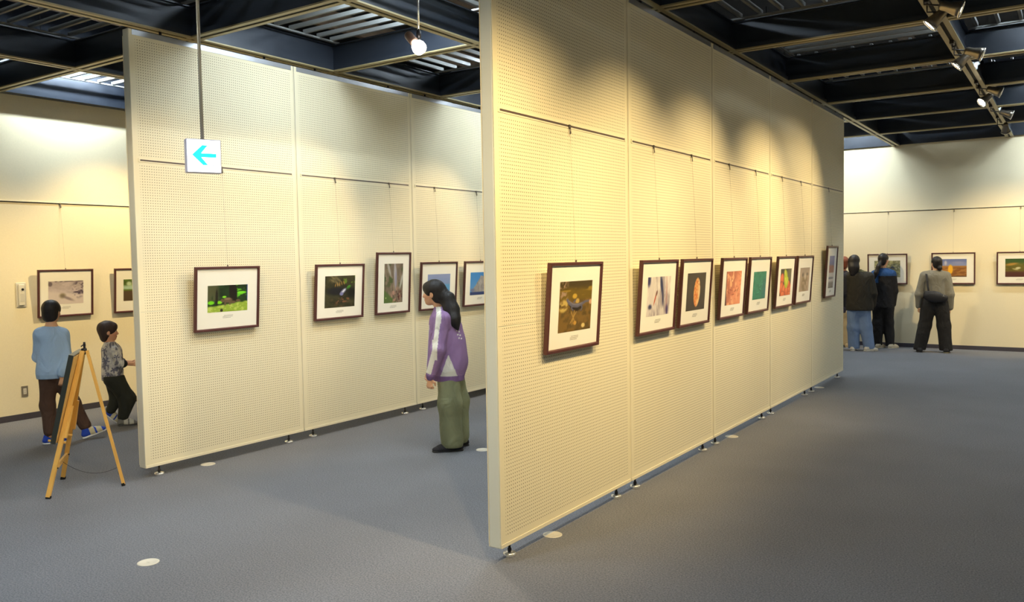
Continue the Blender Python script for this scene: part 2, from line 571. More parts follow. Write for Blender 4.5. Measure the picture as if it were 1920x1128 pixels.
# ------------------------------------------------------------------ movable display panels
def panel_proto():
    root = empty('partition_panel')
    L = MOD - .005
    bm = bmesh.new()
    box(bm, -TH / 2 + .002, TH / 2 - .002, 0, L, ZB, ZT, 0, .006)
    obj('panel_core', bm, M_edge, root)
    for s in (1, -1):
        for za, zb in ((ZB + .012, ZS - .0018), (ZS + .0018, ZT - .004)):
            bm = bmesh.new()
            x0, x1 = (TH / 2 - .004, TH / 2) if s > 0 else (-TH / 2, -TH / 2 + .004)
            box(bm, x0, x1, .004, L - .004, za, zb, 0, .0008)
            obj('perforated_sheet', bm, M_peg, root)
        f = s * TH / 2
        # recessed picture rail: two light lips and a dark slot
        bm = bmesh.new()
        def pb(y0, y1, z0, z1, d, mi):
            xs = sorted((f, f + s * d))
            box(bm, xs[0], xs[1], y0, y1, z0, z1, mi)
        pb(.048, L - .048, ZR + .006, ZR + .014, .004, 0)
        pb(.048, L - .048, ZR - .014, ZR - .006, .003, 0)
        pb(.056, L - .056, ZR - .006, ZR + .006, .001, 1)
        for yy in (.042, L - .056):
            pb(yy, yy + .014, ZR - .014, ZR + .014, .005, 0)
        obj('picture_rail', bm, [M_trim, mat('rail_slot', hexc(92, 78, 74), 0.6)], root)
        bm = bmesh.new()
        pb(.03, L - .03, ZT - .045, ZT - .004, .003, 0)
        obj('top_strip', bm, M_alu, root)
        bm = bmesh.new()
        pb(.004, L - .004, ZB + .002, ZB + .022, .004, 0)
        obj('bottom_strip', bm, M_trim, root)
        bm = bmesh.new()
        for yy in (.0005, L - .0085):
            pb(yy, yy + .008, ZB + .022, ZT - .05, .0025, 0)
        obj('edge_strip', bm, M_trim, root)
    for yy in (.142, 1.478):
        bm = bmesh.new()
        lathe(bm, [(0, 0), (.036, 0), (.0385, .003), (.0385, .018), (.034, .023), (.014, .026), (0, .026)], (0, yy, 0), (0, 0, 1), 32)
        f_ = obj('levelling_foot', bm, M_chrome, root)
        bm = bmesh.new()
        lathe(bm, [(.006, 0.024), (.012, .030), (.012, .045), (.0075, .050), (.0075, ZB + .001)], (0, yy, 0), (0, 0, 1), 16)
        obj('foot_screw', bm, M_dark, f_)
    for yy in (.30, L - .30):
        bm = bmesh.new()
        lathe(bm, [(0, ZT - .002), (.011, ZT - .002), (.011, ZC + .002), (0, ZC + .002)], (0, yy, 0), (0, 0, 1), 12)
        obj('top_pin', bm, M_dark, root)
    return root
nA = ['standing alone with the lizard photograph', 'with the pale blurred photograph and the dark seed photograph', 'with the orange and the turquoise photographs',
      'with the vegetable photograph and the beige photograph', 'at the far end with the tall photograph']
nB = ['at its free end with the green forest photograph', 'with the dark thicket photograph and the tall root photograph', 'behind the girl with the sea photograph',
      'of the row behind the near panels, hidden part', 'of the row behind the near panels, hidden end']
proto = panel_proto()
for k in range(5):
    o = proto if k == 0 else copy_tree(proto)
    o.location = (XA - TH / 2, YA0 + MOD * k, 0)
    tag(o, 'perforated cream panel in the near row, ' + nA[k], 'partition', 'perforated panels of the near row')
for k in range(4):
    o = copy_tree(proto)
    o.location = (XB - TH / 2, YB0 + MOD * k, 0)
    tag(o, 'perforated cream panel ' + (nB[k] if k > 2 else 'in the row beyond, ' + nB[k]), 'partition', 'perforated panels of the row beyond')

# ------------------------------------------------------------------ photographs (painted as vertex colours on a fine grid)
def _h(ix, iy, s):
    n = (ix * 374761393 + iy * 668265263 + s * 144665) & 0x7fffffff
    n = ((n ^ (n >> 13)) * 1274126177) & 0x7fffffff
    return ((n ^ (n >> 16)) & 0xffff) / 65535.0
def vn(u, v, sc, s=0):
    x, y = u * sc, v * sc
    ix, iy = np.floor(x).astype(np.int64), np.floor(y).astype(np.int64)
    fx, fy = x - ix, y - iy
    fx, fy = fx * fx * (3 - 2 * fx), fy * fy * (3 - 2 * fy)
    a, b, c, d = _h(ix, iy, s), _h(ix + 1, iy, s), _h(ix, iy + 1, s), _h(ix + 1, iy + 1, s)
    return (a * (1 - fx) + b * fx) * (1 - fy) + (c * (1 - fx) + d * fx) * fy
def fbm(u, v, sc, s=0, o=4):
    t, a, n = 0, 1.0, 0
    for k in range(o):
        t = t + a * vn(u, v, sc * 2 ** k, s + k * 7); n += a; a *= .55
    return t / n
def C(r, g, b):
    return np.array([r, g, b]) / 255.0
def mixc(base, col, m):
    m = np.clip(m, 0, 1)[..., None]
    return base * (1 - m) + col * m
def sm(a, b, x):
    t = np.clip((x - a) / (b - a), 0, 1)
    return t * t * (3 - 2 * t)
def ell(u, v, cu, cv, ru, rv, ang=0, soft=.25):
    ca, sa = math.cos(ang), math.sin(ang)
    x, y = (u - cu) * ca + (v - cv) * sa, -(u - cu) * sa + (v - cv) * ca
    d = np.sqrt((x / ru) ** 2 + (y / rv) ** 2)
    return 1 - sm(1 - soft, 1 + soft, d)
def full(u, c):
    return np.ones(u.shape + (3,)) * c
# u: 0..1 left to right, v: 0..1 bottom to top
def p_lizard(u, v):
    c = full(u, C(128, 98, 44))
    c = mixc(c, C(96, 76, 34), sm(.35, .7, fbm(u, v, 9, 1)))
    c = mixc(c, C(112, 90, 26), sm(.6, .66, v)); c = mixc(c, C(76, 62, 30), sm(.82, .98, v + .1 * vn(u, v, 6, 3)))
    c = mixc(c, C(150, 122, 40), sm(.62, .8, vn(u * .6, v * 3, 7, 5)) * sm(.6, .7, v) * (1 - sm(.85, .95, v)))
    c = mixc(c, C(168, 140, 120), sm(.42, .6, fbm(u, v, 12, 8)) * (1 - sm(.14, .3, u)) * sm(.55, .66, v))
    c = mixc(c, C(200, 172, 96), ell(u, v, .13, .52, .14, .12, .5) * sm(.25, .6, fbm(u, v, 14, 9)))
    c = mixc(c, C(196, 160, 60), ell(u, v, .46, .70, .07, .05)); c = mixc(c, C(190, 158, 80), ell(u, v, .55, .60, .06, .05))
    # body of the newt: tail, body, head and two pairs of legs
    def seg(pts, ws, soft=.35):
        best = np.full(u.shape, 9.0)
        for (x0, y0), (x1, y1), wa, wb in zip(pts[:-1], pts[1:], ws[:-1], ws[1:]):
            dx, dy = x1 - x0, y1 - y0
            t = np.clip(((u - x0) * dx + (v - y0) * dy) / (dx * dx + dy * dy), 0, 1)
            best = np.minimum(best, np.hypot(u - x0 - t * dx, v - y0 - t * dy) / (wa + (wb - wa) * t))
        return 1 - sm(1 - soft, 1 + soft, best)
    c = mixc(c, C(48, 38, 26), seg([(.30, .56), (.42, .46), (.56, .44), (.68, .48)], [.03, .045, .045, .03], .5))
    for L_ in ([(.40, .52), (.37, .46), (.43, .42)], [(.68, .52), (.70, .45), (.67, .40)], [(.44, .58), (.50, .63)]):
        c = mixc(c, C(100, 98, 118), seg(L_, [.018, .014, .012][:len(L_)]))
    c = mixc(c, C(100, 98, 116), seg([(.24, .63), (.30, .57), (.40, .52), (.55, .505), (.68, .53), (.80, .575), (.94, .58)], [.030, .036, .040, .042, .034, .024, .014]))
    c = mixc(c, C(134, 130, 146), seg([(.27, .62), (.42, .54), (.56, .52), (.70, .55)], [.008, .012, .012, .008], .8) * .7)
    c = mixc(c, C(206, 160, 130), ell(u, v, .97, .56, .05, .05))
    for a in (.9, 1.35, 2.1):
        x = (u - .44) * math.cos(a) + (v - .27) * math.sin(a); y = -(u - .44) * math.sin(a) + (v - .27) * math.cos(a)
        c = mixc(c, C(176, 140, 74), (1 - sm(.006, .016, np.abs(y))) * (1 - sm(.12, .18, np.abs(x - .0))))
    c = mixc(c, C(222, 196, 130), ell(u, v, .76, .09, .055, .045)); c = mixc(c, C(196, 150, 70), ell(u, v, .5, .16, .05, .04))
    return c
def p_pale(u, v):
    c = full(u, C(222, 212, 208))
    n = fbm(u * 2.2 + .2 * v, v * .5, 5, 11)
    c = mixc(c, C(176, 164, 168), sm(.48, .72, n)); c = mixc(c, C(240, 232, 226), sm(.55, .8, fbm(u * 2, v * .45, 6, 14)))
    c = mixc(c, C(58, 62, 100), ell(u, v, .58 + .1 * (1 - v), .78, .055, .26, .12, .5))
    c = mixc(c, C(70, 70, 104), ell(u, v, .68, .45, .04, .2, .1, .6)); c = mixc(c, C(60, 60, 104), ell(u, v, .05, .93, .07, .16, 0, .5))
    c = mixc(c, C(66, 66, 100), ell(u, v, .14, .24, .07, .06, 0, .6)); c = mixc(c, C(60, 52, 110), ell(u, v, .88, .12, .05, .14, .1, .6))
    c = mixc(c, C(190, 120, 120), ell(u, v, .84, .5, .03, .4, .05, .9) * .5)
    c = mixc(c, C(196, 84, 56), ell(u, v, .34, .43, .022, .15, -.32, .4)); c = mixc(c, C(120, 80, 70), ell(u, v, .40, .58, .03, .07, -.3, .5))
    return c
def p_seed(u, v):
    c = full(u, C(74, 66, 58)) * (0.9 + .2 * vn(u, v, 5, 2))[..., None]
    m = ell(u, v, .54, .48, .17, .39, -.04, .06)
    s = full(u, C(240, 176, 104))
    s = mixc(s, C(222, 120, 56), sm(.45, .6, vn(u * 1.4, v, 22, 5))); s = mixc(s, C(252, 214, 160), sm(.58, .75, u + .15 * vn(u, v, 9, 8)))
    s = mixc(s, C(150, 60, 30), sm(.70, .78, vn(u, v, 26, 31)) * sm(.5, .7, v))
    return c * (1 - m[..., None]) + s * m[..., None]
def p_orange(u, v):
    c = full(u, C(238, 154, 116))
    c = mixc(c, C(190, 112, 88), sm(.5, .9, (1 - u) * .7 + v * .5 + .3 * fbm(u, v, 4, 2) - .05))
    c = mixc(c, C(248, 184, 140), sm(.55, .75, fbm(u * 1.6, v * .7, 7, 4)))
    c = mixc(c, C(206, 118, 86), sm(.6, .7, fbm(u * .8, v * 1.6, 12, 9)) * .7)
    c = mixc(c, C(250, 200, 150), ell(u, v, .40, .72, .05, .035)); c = mixc(c, C(244, 180, 130), ell(u, v, .33, .62, .07, .09, .3))
    for k in range(5):
        c = mixc(c, C(170, 84, 56), ell(u, v, .18 + .15 * k, .38 + .08 * math.sin(k * 2.2), .09, .018, -.5 + .3 * k, .5))
    c = mixc(c, C(92, 66, 74), (1 - sm(0.0, .10, u + .12 * (v - .3))) * (1 - sm(.6, .9, v)) + .6 * (1 - sm(0, .05, u)))
    return c
def p_teal(u, v):
    c = full(u, C(34, 132, 108))
    c = mixc(c, C(18, 112, 92), sm(.45, .7, fbm(u, v, 6, 3))); c = mixc(c, C(66, 160, 134), sm(.6, .8, fbm(u, v, 9, 12)))
    c = mixc(c, C(34, 104, 128), ell(u, v, .95, .3, .25, .4, 0, .8) * .6)
    for k, (x, y, a) in enumerate([(.5, .45, .4), (.55, .32, -.5), (.4, .2, .2), (.62, .6, 1.0)]):
        c = mixc(c, C(20, 92, 72), ell(u, v, x, y, .12, .02, a, .6) * .8)
        c = mixc(c, C(94, 180, 152), ell(u, v, x + .03, y + .04, .06, .02, a, .6) * .7)
    return c
def p_veg(u, v):
    c = full(u, C(56, 52, 46)) * (0.7 + .6 * fbm(u, v, 5, 6))[..., None]
    c = mixc(c, C(96, 92, 74), ell(u, v, .9, .8, .3, .25, 0, .4))
    for x, y, a, b in ((.16, .62, .17, .22), (.14, .3, .2, .24), (.38, .2, .2, .22), (.64, .18, .17, .2), (.88, .24, .16, .22), (.28, .04, .2, .14), (.78, .42, .14, .14), (.9, .02, .16, .12)):
        m = ell(u, v, x, y, a, b, 0, .12)
        c = mixc(c, C(214, 96, 48), m); c = mixc(c, C(236, 134, 84), ell(u, v, x - .03, y + .05, a * .5, b * .5, 0, .6) * .8)
        c = mixc(c, C(150, 50, 30), (ell(u, v, x, y, a * 1.05, b * 1.05, 0, .06) - ell(u, v, x, y, a * .9, b * .9, 0, .08)).clip(0, 1) * .7)
    for x, y, a, b, r in ((.5, .62, .16, .34, .12), (.42, .82, .09, .16, .3), (.62, .48, .13, .22, -.3)):
        c = mixc(c, C(176, 190, 30), ell(u, v, x, y, a, b, r, .14)); c = mixc(c, C(222, 226, 84), ell(u, v, x - .02, y + .05, a * .4, b * .6, r, .7) * .8)
    return c
def p_beige(u, v):
    c = full(u, C(186, 162, 142)) * (.92 + .16 * fbm(u, v, 5, 4))[..., None]
    c = mixc(c, C(150, 136, 128), ell(u, v, .5, .95, .6, .2, 0, .7) * .6)
    c = mixc(c, C(128, 106, 76), ell(u, v, .5, .36, .3, .34, 0, .7) * sm(.3, .6, fbm(u, v * .7, 8, 9)))
    c = mixc(c, C(100, 88, 84), ell(u, v, .30, .70, .09, .08, 0, .8)); c = mixc(c, C(104, 92, 86), ell(u, v, .76, .72, .10, .06, 0, .8))
    c = mixc(c, C(204, 190, 176), ell(u, v, .55, .62, .1, .12, 0, .8))
    return c
def p_shore(u, v):
    c = full(u, C(70, 88, 160))
    c = mixc(c, C(108, 116, 176), sm(.75, .95, v)); c = mixc(c, C(134, 60, 56), 1 - sm(.72, .78, v + .08 * vn(u, v, 8, 2)))
    c = mixc(c, C(108, 50, 70), sm(.5, .7, fbm(u, v, 8, 7)) * (1 - sm(.6, .7, v)))
    c = mixc(c, C(196, 190, 190), (1 - sm(.46, .5, v)) ); c = mixc(c, C(96, 100, 118), ell(u, v, .4, .31, .6, .035, 0, .5))
    c = mixc(c, C(104, 98, 102), 1 - sm(.14, .24, v)); c = mixc(c, C(56, 52, 66), (1 - sm(0, .07, v)))
    return c
def p_forest(u, v):
    c = full(u, C(30, 52, 24)) * (.6 + .9 * fbm(u, v, 6, 3))[..., None]
    c = mixc(c, C(78, 80, 50), (1 - sm(.2, .34, u)) * sm(.25, .5, fbm(u * 1.5, v * .6, 6, 21)) * sm(.3, .5, v))
    c = mixc(c, C(96, 186, 34), sm(.52, .66, fbm(u, v, 11, 5)) * sm(.62, .74, u) * sm(.45, .6, v))
    c = mixc(c, C(120, 220, 40), ell(u, v, .84, .70, .13, .05)); c = mixc(c, C(140, 226, 40), ell(u, v, .41, .56, .05, .04)); c = mixc(c, C(120, 216, 30), ell(u, v, .08, .36, .08, .07)); c = mixc(c, C(130, 220, 30), ell(u, v, .29, .36, .07, .06))
    c = mixc(c, C(26, 20, 14), ell(u, v, .63, .72, .10, .42, .05, .2)); c = mixc(c, C(30, 26, 14), ell(u, v, .22, .55, .03, .3, 0, .4))
    g = .22 + .16 * u
    c = mixc(c, C(150, 178, 60), 1 - sm(g - .03, g + .05, v + .05 * vn(u, v, 14, 8))); c = mixc(c, C(190, 206, 100), (1 - sm(g - .06, g, v)) * sm(.5, .65, fbm(u, v, 16, 2)))
    boar = np.maximum.reduce([ell(u, v, .50, .43, .115, .10, -.15), ell(u, v, .37, .42, .05, .07, .5), ell(u, v, .43, .30, .022, .08), ell(u, v, .55, .32, .022, .08), ell(u, v, .63, .35, .07, .05), ell(u, v, .76, .40, .06, .045)])
    c = mixc(c, C(104, 84, 62), boar); c = mixc(c, C(134, 112, 86), ell(u, v, .49, .48, .08, .04)); c = mixc(c, C(50, 40, 30), ell(u, v, .34, .06, .035, .06))
    c = mixc(c, C(26, 60, 130), sm(.965, .99, u) * sm(.3, .5, v))
    return c
def p_thicket(u, v):
    c = full(u, C(54, 52, 34)) * (.45 + 1.1 * fbm(u * .9 + .4 * v, v, 6, 2))[..., None]
    c = mixc(c, C(112, 100, 70), sm(.55, .75, fbm(u + .8 * v, v * .5, 7, 5)) * sm(.55, .7, v) * (1 - sm(.5, .7, u)))
    c = mixc(c, C(110, 150, 44), sm(.52, .66, fbm(u, v, 9, 8)) * ell(u, v, .86, .86, .25, .22, 0, .6)); c = mixc(c, C(70, 140, 44), ell(u, v, .78, .62, .09, .05, .8))
    for k in range(5):
        c = mixc(c, C(176, 132, 66), ell(u, v, .34 + .07 * k, .70 + .02 * k, .012, .06, -.2 + .12 * k, .5))
    c = mixc(c, C(26, 26, 34), ell(u, v, .40, .52, .34, .12, 0, .5)); c = mixc(c, C(20, 20, 18), ell(u, v, .88, .45, .14, .16, 0, .5))
    c = mixc(c, C(140, 142, 172), ell(u, v, .60, .50, .13, .055, .75, .4)); c = mixc(c, C(214, 216, 230), ell(u, v, .62, .52, .07, .022, .8, .4)); c = mixc(c, C(120, 120, 170), ell(u, v, .55, .42, .06, .05))
    c = mixc(c, C(124, 84, 58), sm(.52, .68, fbm(u, v * 1.3, 9, 14)) * ell(u, v, .62, .2, .34, .18, 0, .5))
    return c
def p_roots(u, v):
    c = full(u, C(126, 112, 96)) * (.62 + .7 * fbm(u * 2.2 + .5 * v, v * .8, 6, 4))[..., None]
    c = mixc(c, C(80, 92, 56), sm(.5, .68, fbm(u, v, 7, 6)) * (np.abs(u - .6) > .15) * sm(.35, .5, v))
    c = mixc(c, C(176, 172, 176), ell(u, v, .62 - .05 * v, .7, .07, .34, .05, .5)); c = mixc(c, C(170, 166, 158), ell(u, v, .25, .86, .05, .2, .5, .5)); c = mixc(c, C(180, 176, 170), ell(u, v, .92, .55, .05, .22, -.4, .5))
    c = mixc(c, C(146, 142, 170), ell(u, v, .62, .62, .04, .2, 0, .6))
    c = mixc(c, C(88, 112, 60), (1 - sm(.28, .36, v + .5 * u - .02)) * 1.0); c = mixc(c, C(170, 190, 120), ell(u, v, .1, .13, .03, .02))
    c = mixc(c, C(186, 142, 126), sm(.4, .6, fbm(u, v, 12, 9)) * ell(u, v, .62, .18, .26, .2, 0, .4)); c = mixc(c, C(84, 40, 34), sm(.58, .7, fbm(u, v, 14, 19)) * sm(.5, .6, u) * (1 - sm(.2, .4, v)))
    return c
def p_sea(u, v):
    c = full(u, C(132, 152, 194))
    c = mixc(c, C(146, 158, 200), sm(.6, 1, v)); c = mixc(c, C(98, 158, 206), 1 - sm(.58, .62, v)); c = mixc(c, C(74, 136, 196), 1 - sm(.1, .5, v))
    return c
def p_rock(u, v):
    c = full(u, C(64, 136, 208)); c = mixc(c, C(92, 152, 214), 1 - sm(.2, .9, v))
    e = np.where(u < .5, .12 + (u - .08) * 1.5, .82 - .1 * (u - .5) * 2) + .06 * vn(u, v, 9, 3)
    m = (1 - sm(-.01, .02, v - e)) * sm(.08, .12, u)
    r = full(u, C(164, 160, 160)) * (.7 + .55 * fbm(u * 2, v * .8, 7, 5))[..., None]
    c = c * (1 - m[..., None]) + r * m[..., None]
    c = mixc(c, C(52, 70, 124), 1 - sm(.12, .15, v)); c = mixc(c, C(110, 120, 160), ell(u, v, .12, .22, .1, .07, 0, .4))
    return c
def p_snow(u, v):
    c = full(u, C(190, 176, 178)) * (.86 + .26 * fbm(u, v, 7, 4))[..., None]
    c = mixc(c, C(214, 200, 196), (1 - sm(.3, .45, v - .2 * (1 - u))))
    c = mixc(c, C(84, 72, 88), sm(.42, .58, fbm(u, v, 8, 8)) * ell(u, v, .92, .72, .2, .42, -.2, .4)); c = mixc(c, C(96, 84, 92), ell(u, v, .05, .88, .06, .1) * .8); c = mixc(c, C(84, 72, 84), sm(.93, 1, v) * sm(.4, .6, vn(u, v, 14, 3)))
    c = mixc(c, C(132, 120, 96), ell(u, v, .40, .36, .08, .10, 0, .7)); c = mixc(c, C(120, 104, 110), ell(u, v, .55, .24, .18, .05, -.6, .7) * .7)
    return c
def p_road(u, v):
    c = full(u, C(88, 112, 48)) * (.5 + 1.0 * fbm(u, v, 8, 3))[..., None]
    c = mixc(c, C(186, 214, 196), ell(u, v, .5, .62, .7, .12, 0, .5) * .9); c = mixc(c, C(190, 208, 170), ell(u, v, .18, .8, .08, .1, 0, .5)); c = mixc(c, C(94, 116, 40), 1 - sm(.5, .56, v)); c = mixc(c, C(88, 70, 50), 1 - sm(.44, .5, v))
    return c
def p_gravel(u, v):
    c = full(u, C(150, 148, 108)) * (.55 + .9 * fbm(u * 1.2, v, 12, 3, 5))[..., None]
    c = mixc(c, C(196, 190, 160), sm(.6, .72, fbm(u + .6 * v, v, 14, 6))); c = mixc(c, C(70, 72, 100), sm(.62, .72, fbm(u, v, 10, 16)) * .8)
    return c
def p_field(u, v):
    c = full(u, C(112, 124, 176)); c = mixc(c, C(142, 150, 190), 1 - sm(.6, .95, v))
    c = mixc(c, C(196, 192, 204), ell(u, v, .22, .78, .05, .12, 0, .7)); c = mixc(c, C(160, 160, 190), ell(u, v, .7, .80, .2, .07, 0, .8) * .6)
    c = mixc(c, C(168, 118, 62), 1 - sm(.6, .64, v)); c = mixc(c, C(138, 88, 46), (1 - sm(.5, .58, v)) * sm(.4, .6, fbm(u * .5, v * 1.5, 12, 4)))
    c = mixc(c, C(96, 74, 60), 1 - sm(.0, .1, v)); c = mixc(c, C(240, 178, 50), np.maximum(ell(u, v, .40, .42, .09, .26, 0, .25), ell(u, v, .30, .26, .14, .06, 0, .4)))
    return c
def p_meadow(u, v):
    c = full(u, C(112, 104, 44)) * (.7 + .6 * fbm(u * .7, v * 1.6, 8, 5))[..., None]
    c = mixc(c, C(64, 92, 50), sm(.6, .9, v)); c = mixc(c, C(184, 140, 66), ell(u, v, .22, .7, .2, .06, .2, .6)); c = mixc(c, C(88, 52, 44), 1 - sm(.2, .4, v))
    c = mixc(c, C(210, 202, 160), ell(u, v, .44, .48, .09, .06, .3, .5)); c = mixc(c, C(190, 180, 130), ell(u, v, .34, .42, .1, .025, -.4, .5))
    return c

M_print = mat('photographic_print', (1, 1, 1), 0.35, attr='print')

def picture(paint, W_, H_, iw, ih, icz, loc, rotz, zrail, label, group, wall_gap=0.018, tilt=.040, icx=0.0, cap=(0.10, 3), seed=1, hx=0.0):
    """framed photograph hung from the rail; local x along the wall, -y towards the viewer, z up from the frame's lower edge"""
    root = empty('framed_photograph', loc, (0, 0, rotz))
    th = math.atan2(tilt, H_)
    Mx = Matrix.Translation((0, -wall_gap, 0)) @ Matrix.Rotation(th, 4, 'X')
    fw, fd = .022, .024
    bm = bmesh.new()
    # mitred moulding with a small inner step
    prof = [(0, 0), (0, -fd), (.003, -fd - .002), (fw - .006, -fd - .002), (fw - .002, -fd + .004), (fw, -fd + .008), (fw, 0)]
    corners = [(-W_ / 2, 0, 1, 1), (W_ / 2, 0, -1, 1), (W_ / 2, H_, -1, -1), (-W_ / 2, H_, 1, -1)]
    rr = [[bm.verts.new((cx + sx * a, b, cz + sz * a)) for a, b in prof] for cx, cz, sx, sz in corners]
    for k in range(4):
        A, B = rr[k], rr[(k + 1) % 4]
        for i in range(len(prof)):
            j = (i + 1) % len(prof)
            bm.faces.new((A[i], A[j], B[j], B[i]))
    bmesh.ops.transform(bm, matrix=Mx, verts=bm.verts[:])
    obj('frame', bm, M_frame, root)
    bm = bmesh.new()
    box(bm, -W_ / 2 + fw - .001, W_ / 2 - fw + .001, -.014, -.002, fw - .001, H_ - fw + .001)
    bmesh.ops.transform(bm, matrix=Mx, verts=bm.verts[:])
    mb = obj('mat_board', bm, M_mat, root)
    # print
    nu = max(12, int(iw / .0042)); nv = max(12, int(ih / .0042))
    me = bpy.data.meshes.new('print')
    us, vs = np.linspace(0, 1, nu + 1), np.linspace(0, 1, nv + 1)
    U, V = np.meshgrid(us, vs)
    co = np.stack([icx - iw / 2 + U * iw, np.full_like(U, -.0148), icz - ih / 2 + V * ih], -1).reshape(-1, 3)
    idx = np.arange((nu + 1) * (nv + 1)).reshape(nv + 1, nu + 1)
    q = np.stack([idx[:-1, :-1], idx[:-1, 1:], idx[1:, 1:], idx[1:, :-1]], -1).reshape(-1, 4)
    co = np.array([list(Mx @ Vector(p)) for p in co])
    me.from_pydata(co.tolist(), [], q.tolist())
    rgb = np.clip(paint(U, V), 0, 1).reshape(-1, 3)
    rgb = np.where(rgb <= .04045, rgb / 12.92, ((rgb + .055) / 1.055) ** 2.4)
    ca = me.color_attributes.new('print', 'FLOAT_COLOR', 'POINT')
    ca.data.foreach_set('color', np.concatenate([rgb, np.ones((len(rgb), 1))], 1).ravel().astype(np.float32))
    linkobj('print', me, M_print, root)
    # small grey caption below the print: rows of tiny marks
    rnd = random.Random(seed)
    bm = bmesh.new()
    cw, rows = cap
    zc_ = icz - ih / 2 - .028
    for r in range(rows):
        x = icx - cw / 2 + (.0 if r else .012)
        end = icx + cw / 2 - (.02 if r == rows - 1 else 0)
        while x < end:
            l = rnd.uniform(.0025, .0055)
            box(bm, x, x + l, -.0147, -.0142, zc_ - .010 * r - .006, zc_ - .010 * r - .001)
            x += l + .0022
    bmesh.ops.transform(bm, matrix=Mx, verts=bm.verts[:])
    obj('caption', bm, M_cap, root)
    # wire and hook
    top = Mx @ Vector((0, -.004, H_))
    hz = zrail - loc[2]
    bm = bmesh.new()
    tube(bm, [(hx, -.012, hz - .02), (hx, -.012, hz - .06), (0, top.y + .0, top.z + .012), (0, top.y, top.z - .002)], .0009, 6)
    obj('wire', bm, M_wire, root)
    bm = bmesh.new()
    box(bm, hx - .008, hx + .008, -.012, -.001, hz - .012, hz + .008)
    tube(bm, [(hx, -.010, hz - .010), (hx, -.014, hz - .05)], .0035, 8)
    tube(bm, [(hx + .006, -.010, hz - .008), (hx + .010, -.012, hz - .045)], .002, 6)
    obj('rail_hook', bm, M_hook, root)
    bm = bmesh.new()
    box(bm, -.004, .004, top.y - .006, top.y + .002, top.z - .001, top.z + .014)
    obj('hanger_tab', bm, M_hook, root)
    tag(root, label, 'framed photograph', group)
    return root
R90 = math.pi / 2
gA, gB = 'framed photographs on the near panel row', 'framed photographs on the panel row beyond'
LW, LH = .650, .543
zb_ = 1.124
for (yc, pf, iw, ih, icz, lb, sd, icx) in [
        (4.481, p_lizard, .402, .310, 1.396, 'landscape framed photograph of a grey newt on brown ground', 1, .008),
        (5.722, p_pale, .410, .288, 1.398, 'framed photograph of blurred pale stripes with a tiny orange insect', 2, .01),
        (6.460, p_seed, .396, .304, 1.40, 'framed photograph of an orange seed pod on a dark ground', 3, .006),
        (7.350, p_orange, .398, .302, 1.394, 'framed photograph in salmon orange tones on the third panel', 4, .01),
        (8.100, p_teal, .392, .270, 1.389, 'framed photograph all in turquoise green', 5, .012),
        (8.983, p_veg, .392, .285, 1.391, 'framed photograph of yellow and orange shapes on dark', 6, .01),
        (9.722, p_beige, .398, .270, 1.396, 'framed photograph in pale beige with a grey smear', 7, .015)]:
    picture(pf, LW, LH, iw, ih, icz - zb_, (XA, yc, zb_), R90, ZR, lb, gA, seed=sd, icx=icx, hx=.04)
picture(p_shore, .530, .650, .250, .405, 1.452 - 1.13, (XA, 10.985, 1.13), R90, ZR, 'tall framed photograph at the far end of the near panel row', gA, seed=8, icx=.012, hx=.05)
for (yc, pf, iw, ih, icz, lb, sd) in [
        (4.536, p_forest, .404, .226, 1.395, 'framed photograph of a boar in a sunlit green forest', 11),
        (5.848, p_thicket, .404, .310, 1.396, 'framed photograph of a pale bird in a dark thicket', 12),
        (7.386, p_sea, .404, .295, 1.380, 'framed photograph of blue sky and sea behind the girl', 14),
        (8.180, p_rock, .404, .274, 1.394, 'framed photograph of a pale rock against blue sky, cut by the near panel', 15)]:
    picture(pf, LW, LH, iw, ih, icz - zb_, (XB, yc, zb_), R90, ZR, lb, gB, seed=sd, hx=.015)
picture(p_roots, .530, .650, .291, .415, 1.450 - 1.127, (XB, 6.627, 1.127), R90, ZR, 'tall framed photograph of pale tree roots and green moss', gB, seed=13, hx=.015)
gL, gF = 'framed photographs on the side wall', 'framed photographs on the end wall'
picture(p_snow, .630, .540, .400, .262, 1.389 - 1.113, (XL, 5.045, 1.113), R90, 2.399, 'framed photograph of pale snow on the side wall behind the taller boy', gL, seed=21)
picture(p_road, .630, .540, .400, .262, 1.384 - 1.110, (XL, 5.940, 1.110), R90, 2.399, 'framed photograph of trees and a road, half hidden behind the panel edge', gL, seed=22)
picture(p_gravel, .655, .540, .425, .292, 1.386 - 1.114, (-2.787, YF, 1.114), 0, 2.399, 'framed photograph of mottled gravel beside the ponytailed person in black', gF, seed=31)
picture(p_field, .668, .541, .410, .306, 1.396 - 1.118, (-1.745, YF, 1.118), 0, 2.399, 'framed photograph of a yellow tree under blue sky, before the woman in grey', gF, seed=32)
picture(p_meadow, .660, .540, .410, .302, 1.393 - 1.118, (-.770, YF, 1.118), 0, 2.399, 'framed photograph of a brown green meadow on the end wall, cut by the picture edge', gF, seed=33)

